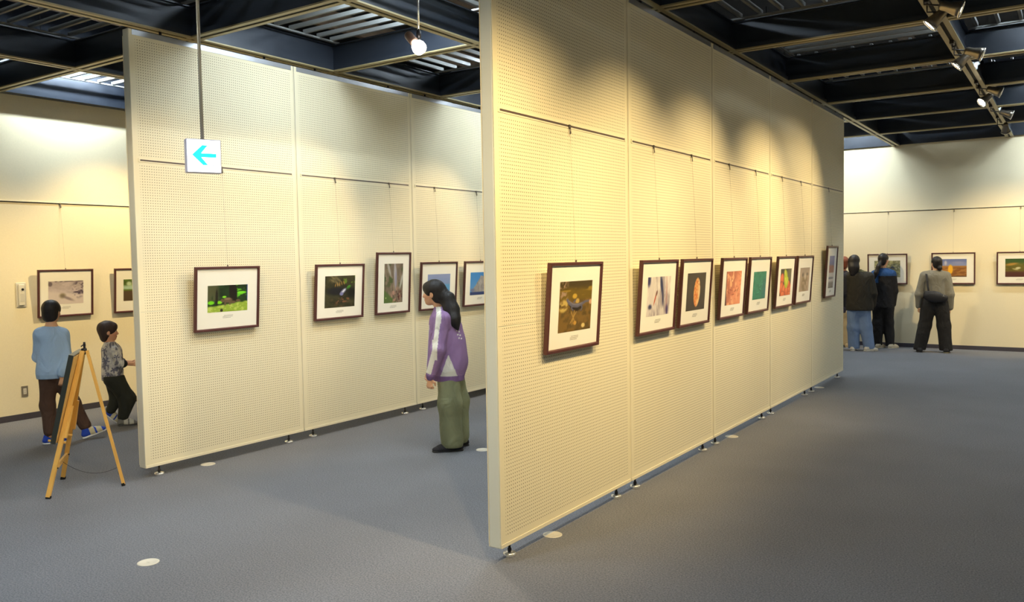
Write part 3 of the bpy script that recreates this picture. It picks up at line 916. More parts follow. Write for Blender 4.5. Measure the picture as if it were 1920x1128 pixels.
# ------------------------------------------------------------------ floor discs
for k, (x, y, lb) in enumerate([
        (-4.357, 2.694, 'round metal floor disc alone on the near aisle carpet'),
        (-2.635, 4.293, 'round floor disc under the first panel of the near row'),
        (-2.637, 7.511, 'round floor disc under the third panel of the near row'),
        (-2.660, 10.80, 'round floor disc under the far panel of the near row'),
        (-6.051, 4.318, 'round floor disc under the panel with the forest photograph'),
        (-4.341, 5.909, 'round floor disc beside the girl, cut by the near panel edge')]):
    bm = bmesh.new()
    lathe(bm, [(0, -.001), (.060, -.001), (.060, .002), (.056, .004), (.050, .004), (.049, .0032), (0, .0032)], (0, 0, 0), (0, 0, 1), 40)
    box(bm, -.012, .012, -.003, .003, .003, .0045)
    o = obj('floor_outlet_cover', bm, M_disc)
    o.location = (x, y, 0)
    tag(o, lb, 'floor outlet', 'round floor discs')

# ------------------------------------------------------------------ wall fittings
r = empty('intercom', (XL, 4.575, 1.245))
bm = bmesh.new(); box(bm, 0, .012, -.052, .052, 0, .268, 0, .004); obj('backplate', bm, M_plate, r)
bm = bmesh.new(); box(bm, .010, .026, -.030, .030, .02, .248, 0, .004); obj('cover', bm, mat('pale_plastic', hexc(222, 216, 200), .35), r)
bm = bmesh.new(); lathe(bm, [(0, .024), (.013, .024), (.013, .034), (.008, .037), (0, .037)], (0, .008, .195), (1, 0, 0), 16); obj('knob', bm, M_dark, r)
bm = bmesh.new(); box(bm, .025, .028, -.018, .022, .06, .15, 0, .001); obj('flap', bm, M_plate, r)
tag(r, 'pale wall intercom box beside the snow photograph', 'intercom')
r = empty('wall_socket', (XL, 4.566, .256))
bm = bmesh.new(); box(bm, 0, .008, -.034, .034, 0, .115, 0, .002); obj('plate', bm, mat('grey_plate', hexc(132, 124, 112), .4, .3), r)
bm = bmesh.new(); box(bm, .007, .011, -.017, .017, .025, .09, 0, .001); obj('socket_insert', bm, M_plate, r)
bm = bmesh.new()
for zz in (.045, .07):
    for yy in (-.005, .005):
        box(bm, .0108, .0115, yy - .001, yy + .001, zz - .004, zz + .004)
obj('socket_slot', bm, M_dark, r)
tag(r, 'grey wall socket low on the wall behind the easel', 'socket')

# ------------------------------------------------------------------ hanging exit-direction sign
r = empty('hanging_sign', (-4.335, 3.14, ZC), (0, 0, math.radians(65)))
z0 = 2.335 - ZC
s = .1
bm = bmesh.new(); box(bm, -s, s, -.012, .05, z0 - s, z0 + s, 0, .004); obj('sign_box', bm, mat('sign_box_grey', hexc(188, 186, 206), .35, .2), r)
bm = bmesh.new(); box(bm, -s + .006, s - .006, -.015, -.011, z0 - s + .006, z0 + s - .006, 0, .001)
obj('lit_face', bm, mat('lit_sign_face', (1, 1, 1), .4, emit=(0.95, .98, 1), estr=1.6), r)
M_arrow = mat('lit_sign_arrow', hexc(0, 196, 224), .4, emit=hexc(0, 214, 236), estr=1.0)
bm = bmesh.new()
def poly(bm, pts, y0, y1):
    a = [bm.verts.new((x, y0, z)) for x, z in pts]
    b = [bm.verts.new((x, y1, z)) for x, z in pts]
    bm.faces.new(a); bm.faces.new(b[::-1])
    for i in range(len(pts)):
        bm.faces.new((a[i], a[(i + 1) % len(pts)], b[(i + 1) % len(pts)], b[i]))
ar = [(-.068, .002), (-.010, .060), (.022, .060), (-.016, .012), (.070, .012), (.070, -.012), (-.016, -.012), (.022, -.058), (-.008, -.058)]
poly(bm, [(x, z0 + z + .004) for x, z in ar], -.0165, -.0148)
obj('arrow', bm, M_arrow, r)
bm = bmesh.new()
for cx, w in ((.050, .0022), (.082, .0022)):
    rnd = random.Random(int(cx * 1000))
    z = z0 - .048
    while z > z0 - .084:
        l = rnd.uniform(.003, .006)
        box(bm, cx - w + rnd.uniform(-.0006, .0006), cx + w, -.0165, -.0148, z - l, z)
        z -= l + .0012
obj('small_lettering', bm, mat('sign_lettering', hexc(40, 110, 120), .6), r)
bm = bmesh.new(); tube(bm, [(0, .02, z0 + s - .002), (0, .02, -.002)], .010, 16); obj('pole', bm, mat('pole_paint', hexc(168, 160, 142), .4, .2), r)
bm = bmesh.new(); lathe(bm, [(0, 0), (.03, 0), (.03, -.012), (.012, -.02), (0, -.02)], (0, .02, 0), (0, 0, 1), 20); obj('ceiling_rose', bm, M_alu, r)
tag(r, 'lit square sign with a cyan left-pointing arrow hanging on a long pole', 'sign')

# ------------------------------------------------------------------ pendant spotlight over the aisle
r = empty('pendant_spotlight', (-3.66, 4.35, ZC))
bm = bmesh.new(); tube(bm, [(0, 0, 0), (0, 0, -.34)], .007, 10); obj('rod', bm, M_chrome, r)
bm = bmesh.new(); lathe(bm, [(0, 0), (.016, 0), (.016, -.05), (0, -.05)], (0, 0, -.32), (0, 0, 1), 16); obj('swivel', bm, M_dark, r)
dd = Vector((.66, -.16, -.60)).normalized()
o0 = Vector((-.058, -.036, -.35))
bm = bmesh.new(); lathe(bm, [(0, -.01), (.026, -.01), (.030, 0), (.030, .085), (.026, .09), (0, .09)], o0, dd, 24); obj('housing', bm, mat('brown_lamp_holder', hexc(120, 96, 84), .4, .4), r)
bm = bmesh.new(); lathe(bm, [(.018, .085), (.024, .10), (.040, .125), (.047, .15), (.045, .172), (.030, .188), (0, .192)], o0, dd, 28); obj('reflector_bulb', bm, M_bulb, r)
add_spot(r, o0 + dd * .21, o0 + dd * 3, P_SIDE * .6, WARMW, 100, 1.0)
tag(r, 'bright bulb spotlight hanging on a thin rod over the aisle', 'spotlight')

# ------------------------------------------------------------------ easel with a board (seen from behind)
def easel():
    P1, P2, P3 = Vector((-6.185, 3.061, 0)), Vector((-6.652, 3.414, 0)), Vector((-6.041, 3.558, 0))
    apex = Vector((-6.27, 3.425, 1.045))
    root = empty('display_easel', (apex.x, apex.y, 0))
    O = Vector((apex.x, apex.y, 0))
    side = (P2 - P1).normalized()
    mid = (P1 + P2) / 2
    fwd = (mid - P3).normalized()
    T = apex - O
    for P, s in ((P1, -1), (P2, 1)):
        bm = bmesh.new()
        beam_box(bm, P - O + Vector((0, 0, .012)), T + side * .02 * s + fwd * .012, .030, .020, fwd)
        lg = obj('leg', bm, M_wood, root)
        bm = bmesh.new()
        a = P - O
        beam_box(bm, a + Vector((0, 0, .0)), a + (T - a).normalized() * .022, .033, .023, fwd)
        obj('rubber_foot', bm, M_black, lg)
        # widened block where the ledge peg sits
        bm = bmesh.new()
        c0 = a + (T + side * .02 * s - a) * .40; c1 = a + (T + side * .02 * s - a) * .62
        beam_box(bm, c0 - fwd * .012, c1 - fwd * .004, .03, .018, fwd)
        obj('height_block', bm, M_wood, lg)
    bm = bmesh.new()
    beam_box(bm, P3 - O + Vector((0, 0, .012)), T - fwd * .018, .028, .020, side)
    rl = obj('rear_leg', bm, M_wood, root)
    bm = bmesh.new()
    beam_box(bm, P3 - O, P3 - O + (T - (P3 - O)).normalized() * .022, .031, .023, side)
    obj('rubber_foot', bm, M_black, rl)
    bm = bmesh.new()
    a = (P1 - O).lerp(T, .20); b = (P2 - O).lerp(T, .20)
    beam_box(bm, a, b, .032, .016, (0, 0, 1))
    obj('crossbar', bm, M_wood, root)
    for q in (a, b):
        bm = bmesh.new()
        lathe(bm, [(0, -.018), (.006, -.018), (.006, .018), (0, .018)], q, -fwd, 10)
        obj('bolt', bm, M_dark, root)
    bm = bmesh.new()
    c = (P3 - O).lerp(T, .14)
    pts = []
    for k in range(13):
        t = k / 12
        p = a.lerp(b, .5).lerp(c, t)
        pts.append(p - Vector((0, 0, .07 * 4 * t * (1 - t))))
    tube(bm, pts, .0016, 6)
    tube(bm, [c, c - Vector((0, 0, .06))], .0014, 5)
    obj('spread_chain', bm, M_dark, root)
    # top clamp
    bm = bmesh.new()
    beam_box(bm, T + Vector((0, 0, -.03)), T + Vector((0, 0, .065)), .018, .014, side)
    tube(bm, [T + Vector((0, 0, .055)) - side * .04, T + Vector((0, 0, .055)) + side * .04], .004, 8)
    tube(bm, [T + Vector((0, 0, .05)) + side * .04, T + Vector((0, 0, .03)) + side * .045], .004, 8)
    tube(bm, [T + Vector((0, 0, .05)) - side * .02, T + Vector((0, 0, .035)) - side * .035 + fwd * .02], .004, 8)
    lathe(bm, [(0, -.02), (.014, -.02), (.014, .012), (0, .012)], T + Vector((0, 0, .005)), -fwd, 14)
    obj('clamp', bm, M_dark, root)
    tag(root, 'three-legged pine easel standing before the taller boy', 'easel')
    # the board resting on the front legs
    ml = (mid - O)
    up = (T - ml).normalized()
    base = ml + up * .40
    nrm = side.cross(up)
    if nrm.dot(fwd) < 0: nrm = -nrm
    br = empty('poster_board', tuple(O))
    lo, hi = base + nrm * .040, base + up * .64 + nrm * .040
    bm = bmesh.new(); beam_box(bm, lo, hi, .46, .018, side); obj('back_panel', bm, M_wood2, br)
    bm = bmesh.new()
    for s in (-1, 1):
        beam_box(bm, lo + side * s * .225 + nrm * .012, hi + side * s * .225 + nrm * .012, .022, .034, side)
    for q in (lo, hi):
        beam_box(bm, q - side * .236 + nrm * .012, q + side * .236 + nrm * .012, .034, .022, nrm)
    obj('dark_frame', bm, mat('black_green_frame', hexc(46, 50, 46), .4), br)
    bm = bmesh.new(); beam_box(bm, lo + nrm * .012 + up * .01, hi + nrm * .012 - up * .01, .44, .004, side); obj('poster_face', bm, M_mat, br)
    bm = bmesh.new()
    for s in (-1, 1):
        tube(bm, [base + up * (-.012) + side * s * .14 - nrm * .02, base + up * (-.012) + side * s * .14 + nrm * .10], .009, 10)
    e_ = obj('ledge_peg', bm, M_wood, root)
    tag(br, 'dark-framed board with a pale wooden back resting on the easel', 'board')
easel()

# ------------------------------------------------------------------ people: smooth solids grown from tapered limbs
class Solid:
    """implicit solid sampled on a grid; primitives blend into each other, then a surface is extracted"""
    def __init__(s, lo, hi, res):
        s.res = res
        s.lo = np.array(lo, float)
        n = np.ceil((np.array(hi, float) - s.lo) / res).astype(int) + 1
        s.n = n
        s.ax = [s.lo[i] + np.arange(n[i]) * res for i in range(3)]
        s.f = np.full(n, 1.0, np.float32)
    def _win(s, c0, c1, pad):
        a = np.clip(np.floor((np.minimum(c0, c1) - pad - s.lo) / s.res).astype(int), 0, s.n)
        b = np.clip(np.ceil((np.maximum(c0, c1) + pad - s.lo) / s.res).astype(int) + 1, 0, s.n)
        sl = tuple(slice(a[i], b[i]) for i in range(3))
        G = np.meshgrid(*[s.ax[i][a[i]:b[i]] for i in range(3)], indexing='ij', sparse=True)
        return sl, G
    def _mix(s, sl, d, k, op):
        f = s.f[sl]
        if op == 'add':
            if k > 0:
                h = np.maximum(k - np.abs(f - d), 0) / k
                s.f[sl] = np.minimum(f, d) - h * h * k * .25
            else:
                s.f[sl] = np.minimum(f, d)
        else:
            if k > 0:
                h = np.maximum(k - np.abs(f + d), 0) / k
                s.f[sl] = np.maximum(f, -d) + h * h * k * .25
            else:
                s.f[sl] = np.maximum(f, -d)
    def cone(s, a, b, ra, rb, k=.02, flat=None, op='add'):
        """tapered limb from a to b; flat=(direction, factor<1 thinner)"""
        a, b = np.array(a, float), np.array(b, float)
        rm = max(ra, rb)
        if flat is not None and flat[1] > 1: rm *= flat[1]
        sl, (X, Y, Z) = s._win(a, b, rm + k + 2 * s.res)
        if flat is not None:
            n = np.array(flat[0], float); n /= np.linalg.norm(n)
            g = 1 / flat[1] - 1
            t = (X - a[0]) * n[0] + (Y - a[1]) * n[1] + (Z - a[2]) * n[2]
            bt = (b - a) @ n
            b = b + g * bt * n
            X = X + g * t * n[0]; Y = Y + g * t * n[1]; Z = Z + g * t * n[2]
        ab = b - a
        L2 = max(ab @ ab, 1e-12)
        h = np.clip(((X - a[0]) * ab[0] + (Y - a[1]) * ab[1] + (Z - a[2]) * ab[2]) / L2, 0, 1)
        d = np.sqrt((X - a[0] - h * ab[0]) ** 2 + (Y - a[1] - h * ab[1]) ** 2 + (Z - a[2] - h * ab[2]) ** 2) - (ra + (rb - ra) * h)
        if flat is not None:
            d = d * min(1, flat[1])
        s._mix(sl, d.astype(np.float32), k, op)
    def path(s, pts, rs, k=.02, flat=None, op='add'):
        for i in range(len(pts) - 1):
            s.cone(pts[i], pts[i + 1], rs[i], rs[i + 1], k, flat, op)
    def ell(s, c, r, fr=None, k=.02, op='add'):
        """ellipsoid; fr = 3 unit axes as rows"""
        c = np.array(c, float); r = np.array(r, float)
        rm = r.max()
        sl, (X, Y, Z) = s._win(c, c, rm + k + 2 * s.res)
        X, Y, Z = X - c[0], Y - c[1], Z - c[2]
        if fr is None:
            x, y, z = X, Y, Z
        else:
            x, y, z = [fr[i][0] * X + fr[i][1] * Y + fr[i][2] * Z for i in range(3)]
        k0 = np.sqrt((x / r[0]) ** 2 + (y / r[1]) ** 2 + (z / r[2]) ** 2)
        k1 = np.sqrt((x / r[0] ** 2) ** 2 + (y / r[1] ** 2) ** 2 + (z / r[2] ** 2) ** 2) + 1e-9
        d = np.where(k0 < 1e-3, -r.min(), k0 * (k0 - 1) / k1)
        s._mix(sl, d.astype(np.float32), k, op)
    def plane(s, p, n, k=.0):
        """keep the side the normal points away from"""
        n = np.array(n, float); n /= np.linalg.norm(n)
        G = np.meshgrid(*s.ax, indexing='ij', sparse=True)
        d = (G[0] - p[0]) * n[0] + (G[1] - p[1]) * n[1] + (G[2] - p[2]) * n[2]
        s.f = np.maximum(s.f, d.astype(np.float32))
    def wrinkle(s, amp, seed, fz=9.0, fr=14.0, fn=None):
        rng = np.random.RandomState(seed)
        X, Y, Z = np.meshgrid(*s.ax, indexing='ij', sparse=True)
        w = 0
        for i in range(5):
            a = rng.uniform(-1, 1, 3) * np.array([fr, fr, fz]) * 2
            w = w + np.sin(a[0] * X + a[1] * Y + a[2] * Z + rng.uniform(0, 6) + 1.2 * np.sin(7 * X + 5 * Z + i))
        if fn is not None:
            w = w * fn(X, Y, Z)
        s.f = (s.f + (amp * w / 3).astype(np.float32))
    def mesh(s, name):
        f = s.f
        S = f < 0
        nx, ny, nz = f.shape
        acc = np.zeros((nx - 1, ny - 1, nz - 1, 3), np.float32)
        cnt = np.zeros((nx - 1, ny - 1, nz - 1), np.float32)
        offs = [(0, 0), (0, 1), (1, 0), (1, 1)]
        quads = []
        edges = []
        for ax in range(3):
            o1, o2 = [i for i in range(3) if i != ax]
            A = [slice(None)] * 3; B = [slice(None)] * 3
            A[ax] = slice(0, -1); B[ax] = slice(1, None)
            fa, fb = f[tuple(A)], f[tuple(B)]
            cr = (fa < 0) != (fb < 0)
            t = np.where(cr, fa / np.where(cr, fa - fb, 1), 0)
            I = np.argwhere(cr)
            T = t[cr]
            pos = I.astype(np.float32); pos[:, ax] += T
            inside_a = fa[cr] < 0
            for d1, d2 in offs:
                c = I.copy(); c[:, o1] -= d1; c[:, o2] -= d2
                ok = (c[:, o1] >= 0) & (c[:, o2] >= 0) & (c[:, o1] < f.shape[o1] - 1) & (c[:, o2] < f.shape[o2] - 1)
                cc = c[ok]
                np.add.at(acc, (cc[:, 0], cc[:, 1], cc[:, 2]), pos[ok])
                np.add.at(cnt, (cc[:, 0], cc[:, 1], cc[:, 2]), 1)
            edges.append((ax, o1, o2, I, inside_a))
        m = cnt > 0
        vid = np.full(cnt.shape, -1, np.int64)
        vid[m] = np.arange(m.sum())
        V = acc[m] / cnt[m][:, None] * s.res + s.lo
        Q = []
        for ax, o1, o2, I, ina in edges:
            ok = (I[:, o1] > 0) & (I[:, o2] > 0) & (I[:, o1] < f.shape[o1] - 1) & (I[:, o2] < f.shape[o2] - 1)
            I = I[ok]; ina = ina[ok]
            def g(d1, d2):
                c = I.copy(); c[:, o1] -= d1; c[:, o2] -= d2
                return vid[c[:, 0], c[:, 1], c[:, 2]]
            q = np.stack([g(1, 1), g(0, 1), g(0, 0), g(1, 0)], 1)
            flip = ina if ax != 1 else ~ina
            q[~flip] = q[~flip][:, ::-1]
            Q.append(q)
        Q = np.concatenate(Q)
        me = bpy.data.meshes.new(name)
        me.vertices.add(len(V)); me.vertices.foreach_set('co', V.astype(np.float32).ravel())
        me.loops.add(len(Q) * 4); me.loops.foreach_set('vertex_index', Q.astype(np.int32).ravel())
        me.polygons.add(len(Q)); me.polygons.foreach_set('loop_start', np.arange(0, len(Q) * 4, 4, dtype=np.int32))
        me.polygons.foreach_set('loop_total', np.full(len(Q), 4, np.int32))
        me.polygons.foreach_set('use_smooth', np.ones(len(Q), bool))
        me.update(calc_edges=True)
        return me, V

def paint(me, V, fn):
    rgb = np.clip(fn(V), 0, 1)
    rgb = np.where(rgb <= .04045, rgb / 12.92, ((rgb + .055) / 1.055) ** 2.4)
    ca = me.color_attributes.new('print', 'FLOAT_COLOR', 'POINT')
    ca.data.foreach_set('color', np.concatenate([rgb, np.ones((len(rgb), 1))], 1).ravel().astype(np.float32))

def V3(*a): return np.array(a, float)
def unit(v):
    v = np.array(v, float); return v / np.linalg.norm(v)
M_cloth = mat('cloth_painted', (1, 1, 1), .85, attr='print', bump=.18, bscale=160)
def folds(m, scale, dist, stretch):
    nt = m.node_tree
    b = nt.nodes['Principled BSDF']
    old = b.inputs['Normal'].links[0].from_socket
    tc = nt.nodes.new('ShaderNodeTexCoord'); mp = nt.nodes.new('ShaderNodeMapping'); mp.inputs['Scale'].default_value = stretch
    n = nt.nodes.new('ShaderNodeTexNoise'); n.inputs['Scale'].default_value = scale; n.inputs['Detail'].default_value = 2
    n.inputs['Distortion'].default_value = 1.2
    bp = nt.nodes.new('ShaderNodeBump'); bp.inputs['Strength'].default_value = .7; bp.inputs['Distance'].default_value = dist
    nt.links.new(tc.outputs['Object'], mp.inputs['Vector']); nt.links.new(mp.outputs['Vector'], n.inputs['Vector'])
    nt.links.new(n.outputs['Fac'], bp.inputs['Height']); nt.links.new(old, bp.inputs['Normal']); nt.links.new(bp.outputs['Normal'], b.inputs['Normal'])
folds(M_cloth, 9, .035, (1, 1, .55))
M_skin = mat('skin_painted', (1, 1, 1), .5, attr='print')
M_hair = mat('dark_hair', hexc(26, 19, 18), .55, var=.25, vscale=60, stretch=(1, 1, .15), bump=.5, bscale=120)
M_hairb = mat('brown_hair', hexc(52, 33, 25), .6, var=.25, vscale=60, stretch=(1, 1, .15), bump=.5, bscale=120)
M_eyew = mat('eye', hexc(236, 230, 226), .2)
M_iris = mat('iris', hexc(26, 16, 12), .15)

def head_frame(fwd, tilt=0.0, roll=0.0):
    """rows: side(left of face), forward, up"""
    f = unit(fwd); up0 = V3(0, 0, 1)
    f = unit(f - up0 * (f @ up0)); s_ = np.cross(up0, f)  # left of the face
    f2 = unit(f * math.cos(tilt) - up0 * math.sin(tilt)); u2 = np.cross(f2, s_)
    s2 = unit(s_ * math.cos(roll) + u2 * math.sin(roll)); u3 = np.cross(f2, s2)
    return np.array([s2, f2, u3])

def add_head(S, c, F, h):
    """skull, jaw, nose, lips, chin, ears; h = head height"""
    q = h / .22
    def L(s_, f, u): return c + (F[0] * s_ + F[1] * f + F[2] * u) * q
    S.ell(L(0, -.008, .030), V3(.073, .090, .080) * q, F, k=.02)
    S.ell(L(0, .028, -.035), V3(.057, .060, .068) * q, F, k=.03)
    S.ell(L(0, .058, -.082), V3(.026, .024, .020) * q, F, k=.03)
    for s_ in (-1, 1):
        S.ell(L(s_ * .034, .062, -.022), V3(.024, .020, .022) * q, F, k=.02)      # cheeks
        S.ell(L(s_ * .031, .092, .008), V3(.017, .014, .012) * q, F, k=.012, op='sub')  # sockets
        S.ell(L(s_ * .075, -.006, -.010), V3(.009, .018, .030) * q, F, k=.006)    # ears
        S.ell(L(s_ * .081, -.002, -.008), V3(.005, .008, .016) * q, F, k=.004, op='sub')
        S.ell(L(s_ * .009, .096, -.030), V3(.008, .009, .007) * q, F, k=.006)     # nostril wings
    S.cone(L(0, .082, .014), L(0, .101, -.024), .008 * q, .011 * q, k=.012)        # nose
    S.ell(L(0, .084, -.052), V3(.022, .011, .006) * q, F, k=.006)                   # upper lip
    S.ell(L(0, .082, -.063), V3(.018, .011, .007) * q, F, k=.006)                   # lower lip

def eyes(root, c, F, h):
    q = h / .22
    for s_ in (-1, 1):
        p = c + (F[0] * s_ * .031 + F[1] * .074 + F[2] * .008) * q
        bm = bmesh.new()
        bmesh.ops.create_uvsphere(bm, u_segments=14, v_segments=10, radius=.0115 * q)
        bmesh.ops.translate(bm, verts=bm.verts[:], vec=Vector(p))
        e = obj('eye', bm, M_eyew, root, True)
        bm = bmesh.new()
        lathe(bm, [(0, .0105 * q), (.0055 * q, .0102 * q), (.0055 * q, .0112 * q), (0, .0122 * q)], p, F[1], 14)
        obj('iris', bm, M_iris, e)

def add_hand(S, w, d, n, size=1.0, curl=.5, side=1):
    """hand at wrist w pointing along d, palm normal n; thumb on the `side` edge"""
    d, n = unit(d), unit(n)
    n = unit(n - d * (n @ d))
    e = np.cross(d, n) * side
    s = size
    S.cone(w, w + d * .07 * s, .024 * s, .033 * s, k=.015, flat=(n, .5))
    for i, (off, ln) in enumerate([(.026, .066), (.009, .074), (-.009, .069), (-.025, .055)]):
        b = w + d * .072 * s + e * off * s
        d1 = unit(d * math.cos(curl * .7) + n * math.sin(curl * .7))
        m = b + d1 * ln * .5 * s
        d2 = unit(d * math.cos(curl * 1.7) + n * math.sin(curl * 1.7))
        m2 = m + d2 * ln * .3 * s
        d3 = unit(d * math.cos(curl * 2.4) + n * math.sin(curl * 2.4))
        S.path([b, m, m2, m2 + d3 * ln * .2 * s], [.0092 * s, .0085 * s, .008 * s, .0072 * s], k=.003)
    t0 = w + d * .02 * s + e * .022 * s
    t1 = t0 + unit(e * .8 + d * .7 + n * .35) * .035 * s
    S.path([t0, t1, t1 + unit(d + n * .5 + e * .15) * .032 * s], [.013 * s, .0105 * s, .0085 * s], k=.006)

def skin_fn(c, F, h, base):
    base = np.array(base) / 255.
    q = h / .22
    def fn(V):
        P = (V - c) @ F.T / q
        rgb = np.ones((len(V), 3)) * base
        lip = (np.abs(P[:, 0]) < .023) & (P[:, 1] > .076) & (np.abs(P[:, 2] + .058) < .011)
        rgb[lip] = base * [.92, .66, .62]
        ck = np.exp(-(((np.abs(P[:, 0]) - .04) / .02) ** 2 + ((P[:, 2] + .03) / .02) ** 2)) * (P[:, 1] > .03)
        rgb = rgb * (1 - .10 * ck[:, None] * np.array([0, 1, 1]))
        br = (np.abs(np.abs(P[:, 0]) - .031) < .017) & (P[:, 1] > .06) & (np.abs(P[:, 2] - .027) < .005)
        rgb[br] = np.array([60, 44, 38]) / 255.
        return rgb
    return fn

class Person:
    def __init__(s, bx, by, label, group, res, name='person'):
        D = unit((bx, by, 0)); R = V3(D[1], -D[0], 0)
        s.D, s.R = D, R
        s.root = empty(name, (bx, by, 0))
        tag(s.root, label, 'person', group)
        s.res = res
    def P(s, r, d, z):
        return s.R * r + s.D * d + V3(0, 0, z)
    def dirv(s, r, d, z=0):
        return unit(s.R * r + s.D * d + V3(0, 0, z))
    def solid(s, zmax, res=None, half=.5, zmin=-.01):
        return Solid((-half, -half, zmin), (half, half, zmax), res or s.res)
    def put(s, S, name, m, fn=None, mats=None, parent=None):
        # trim empty margins before meshing
        I = np.argwhere(S.f < .03)
        a = np.maximum(I.min(0) - 2, 0); b = np.minimum(I.max(0) + 3, S.n)
        S.f = S.f[a[0]:b[0], a[1]:b[1], a[2]:b[2]]
        S.lo = S.lo + a * S.res
        f = np.full(tuple(np.array(S.f.shape) + 2), .1, np.float32)
        f[1:-1, 1:-1, 1:-1] = S.f
        S.f = f; S.lo = S.lo - S.res
        me, V = S.mesh(name)
        if fn is not None:
            paint(me, V, fn)
        return linkobj(name, me, m, parent or s.root)

def shoe(per, heel, toe, w, h_, upper, sole, z0=0.0, lift=0.0, heel_lift=0.0, accent=None, ankle=None, name='shoe'):
    """one shoe from heel to toe (person coordinates r,d) ; lift raises the toe, heel_lift the heel"""
    A, B = per.P(heel[0], heel[1], z0 + heel_lift), per.P(toe[0], toe[1], z0 + lift)
    ax = unit(B - A); L = np.linalg.norm(B - A)
    sd = unit(np.cross(V3(0, 0, 1), ax)); up = np.cross(ax, sd)
    if up[2] < 0: up = -up
    res = .005
    lo = np.minimum(A, B) - .10; hi = np.maximum(A, B) + .17
    def Q(a, s_, u): return A + ax * a * L + sd * s_ + up * u
    S = Solid(lo, hi, res)
    S.path([Q(.13, 0, .030), Q(.5, 0, .024), Q(.86, 0, .022)], [w * .40, w * .44, w * .40], k=.015, flat=(up, .62))
    S.cone(Q(.14, 0, .045), Q(.20, 0, h_), w * .36, w * .36, k=.02)
    S.cone(Q(.22, 0, .07), Q(.72, 0, .035), w * .34, w * .34, k=.03)
    S.plane(Q(0, 0, .012), -up)
    S.plane(Q(0, 0, h_ + .015), up)
    ub = np.array(upper) / 255.
    acc = None if accent is None else np.array(accent) / 255.
    def fn(V):
        rgb = np.ones((len(V), 3)) * ub
        if acc is not None:
            t = (V - A) @ ax / L
            m = (t < .30) | ((t > .52) & (t < .60)) | (t > .84)
            rgb[m] = acc
            lace = (np.abs((V - A) @ sd) < w * .16) & (t > .34) & (t < .7)
            rgb[lace & (np.sin(t * 90) > 0)] = np.array([235, 235, 230]) / 255.
        return rgb
    o = per.put(S, name, M_cloth, fn)
    S = Solid(lo, hi, res)
    S.path([Q(.13, 0, .004), Q(.5, 0, .004), Q(.86, 0, .006)], [w * .43, w * .45, w * .42], k=.01, flat=(up, .5))
    S.plane(Q(0, 0, 0.0), -up); S.plane(Q(0, 0, .020), up)
    per.put(S, 'sole', mat('sole_%d_%d_%d' % tuple(sole), hexc(*sole), .6), None, parent=o)
    return o

def flatc(*rgb):
    c = np.array(rgb) / 255.
    return lambda V: np.ones((len(V), 3)) * c

def hair_cap(S, c, F, h, thick=.012, back=.0, fringe=.030, side_len=.0):
    """hair shell over the skull with the face cut free"""
    q = h / .22
    def L(s_, f, u): return c + (F[0] * s_ + F[1] * f + F[2] * u) * q
    S.ell(L(0, -.010, .034), V3(.073 + thick, .092 + thick, .081 + thick) * q, F, k=0)
    S.ell(L(0, -.040, -.030 - back * .5), V3(.068 + thick * .6, .052, .060 + back) * q, F, k=.03)
    S.ell(L(0, .105, -.048 + fringe * .5 - .02), V3(.075, .075, .092 - fringe * .4) * q, F, k=.012, op='sub')
    S.ell(L(0, .050, -.10), V3(.10, .062, .085) * q, F, k=.02, op='sub')
    # free the ears
    for s_ in (-1, 1):
        if side_len <= 0:
            S.ell(L(s_ * .085, .000, -.025), V3(.03, .022, .036) * q, F, k=.01, op='sub')

def strands(S, c, F, h, amp, seed):
    S.wrinkle(amp, seed, fz=20, fr=60)

# ---------------------------------------------------------------- taller boy, light blue sweatshirt, seen from behind
p = Person(-8.06, 4.10, 'person, taller boy seen from behind in light blue sweatshirt and brown trousers', 'visitors by the side wall', .008)
hc = p.P(0.0, .02, 1.255); Fh = head_frame(p.dirv(.42, .9), .05); hh = .205
S = p.solid(1.40)
add_head(S, hc, Fh, hh)
neck = p.P(-.005, .0, 1.11)
S.cone(hc + V3(0, 0, -.04) - Fh[1] * .02, neck, .042, .046, k=.02)
S.cone(p.P(-.075, 0, 1.03), p.P(.055, 0, 1.03), .044, .044, k=.03)
S.cone(p.P(-.01, 0, 1.03), p.P(-.01, .01, .66), .095, .085, k=.05, flat=(p.D, .75))
shl, shr = p.P(-.108, .0, 1.055), p.P(.088, .0, 1.045)
ell_, elr = p.P(-.132, .06, .83), p.P(.108, -.03, .82)
wl, wr = p.P(-.10, .19, .78), p.P(.065, -.13, .655)
S.path([shl, ell_, wl], [.036, .030, .022], k=.02); S.path([shr, elr, wr], [.036, .030, .022], k=.02)
add_hand(S, wl, p.dirv(.3, .9, .1), p.dirv(.8, -.3), .82, .5, 1)
add_hand(S, wr, p.dirv(-.08, .0, -1), p.dirv(-.2, .9), .85, .75, 1)
hl, hr = p.P(-.055, .01, .62), p.P(.055, .0, .62)
kl, kr = p.P(-.068, .04, .36), p.P(.150, .05, .36)
al, ar_ = p.P(-.050, -.02, .09), p.P(.262, .04, .115)
S.path([hl, kl, al], [.062, .045, .032], k=.03); S.path([hr, kr, ar_], [.062, .045, .032], k=.03)
p.put(S, 'body', M_skin, skin_fn(hc, Fh, hh, (222, 170, 132)))
S = p.solid(1.20)
S.cone(p.P(-.095, .0, 1.045), p.P(.075, .0, 1.035), .058, .056, k=.04)
S.cone(p.P(-.008, 0, 1.09), p.P(-.008, 0, 1.05), .056, .075, k=.05)
S.cone(p.P(-.01, 0, .99), p.P(-.015, .0, .68), .118, .138, k=.05, flat=(p.D, .78))
S.cone(p.P(-.012, 0, .70), p.P(-.012, .0, .655), .136, .128, k=.02, flat=(p.D, .80))
S.path([shl, ell_ + V3(0, 0, 0), wl + unit(ell_ - wl) * .02], [.050, .044, .036], k=.03)
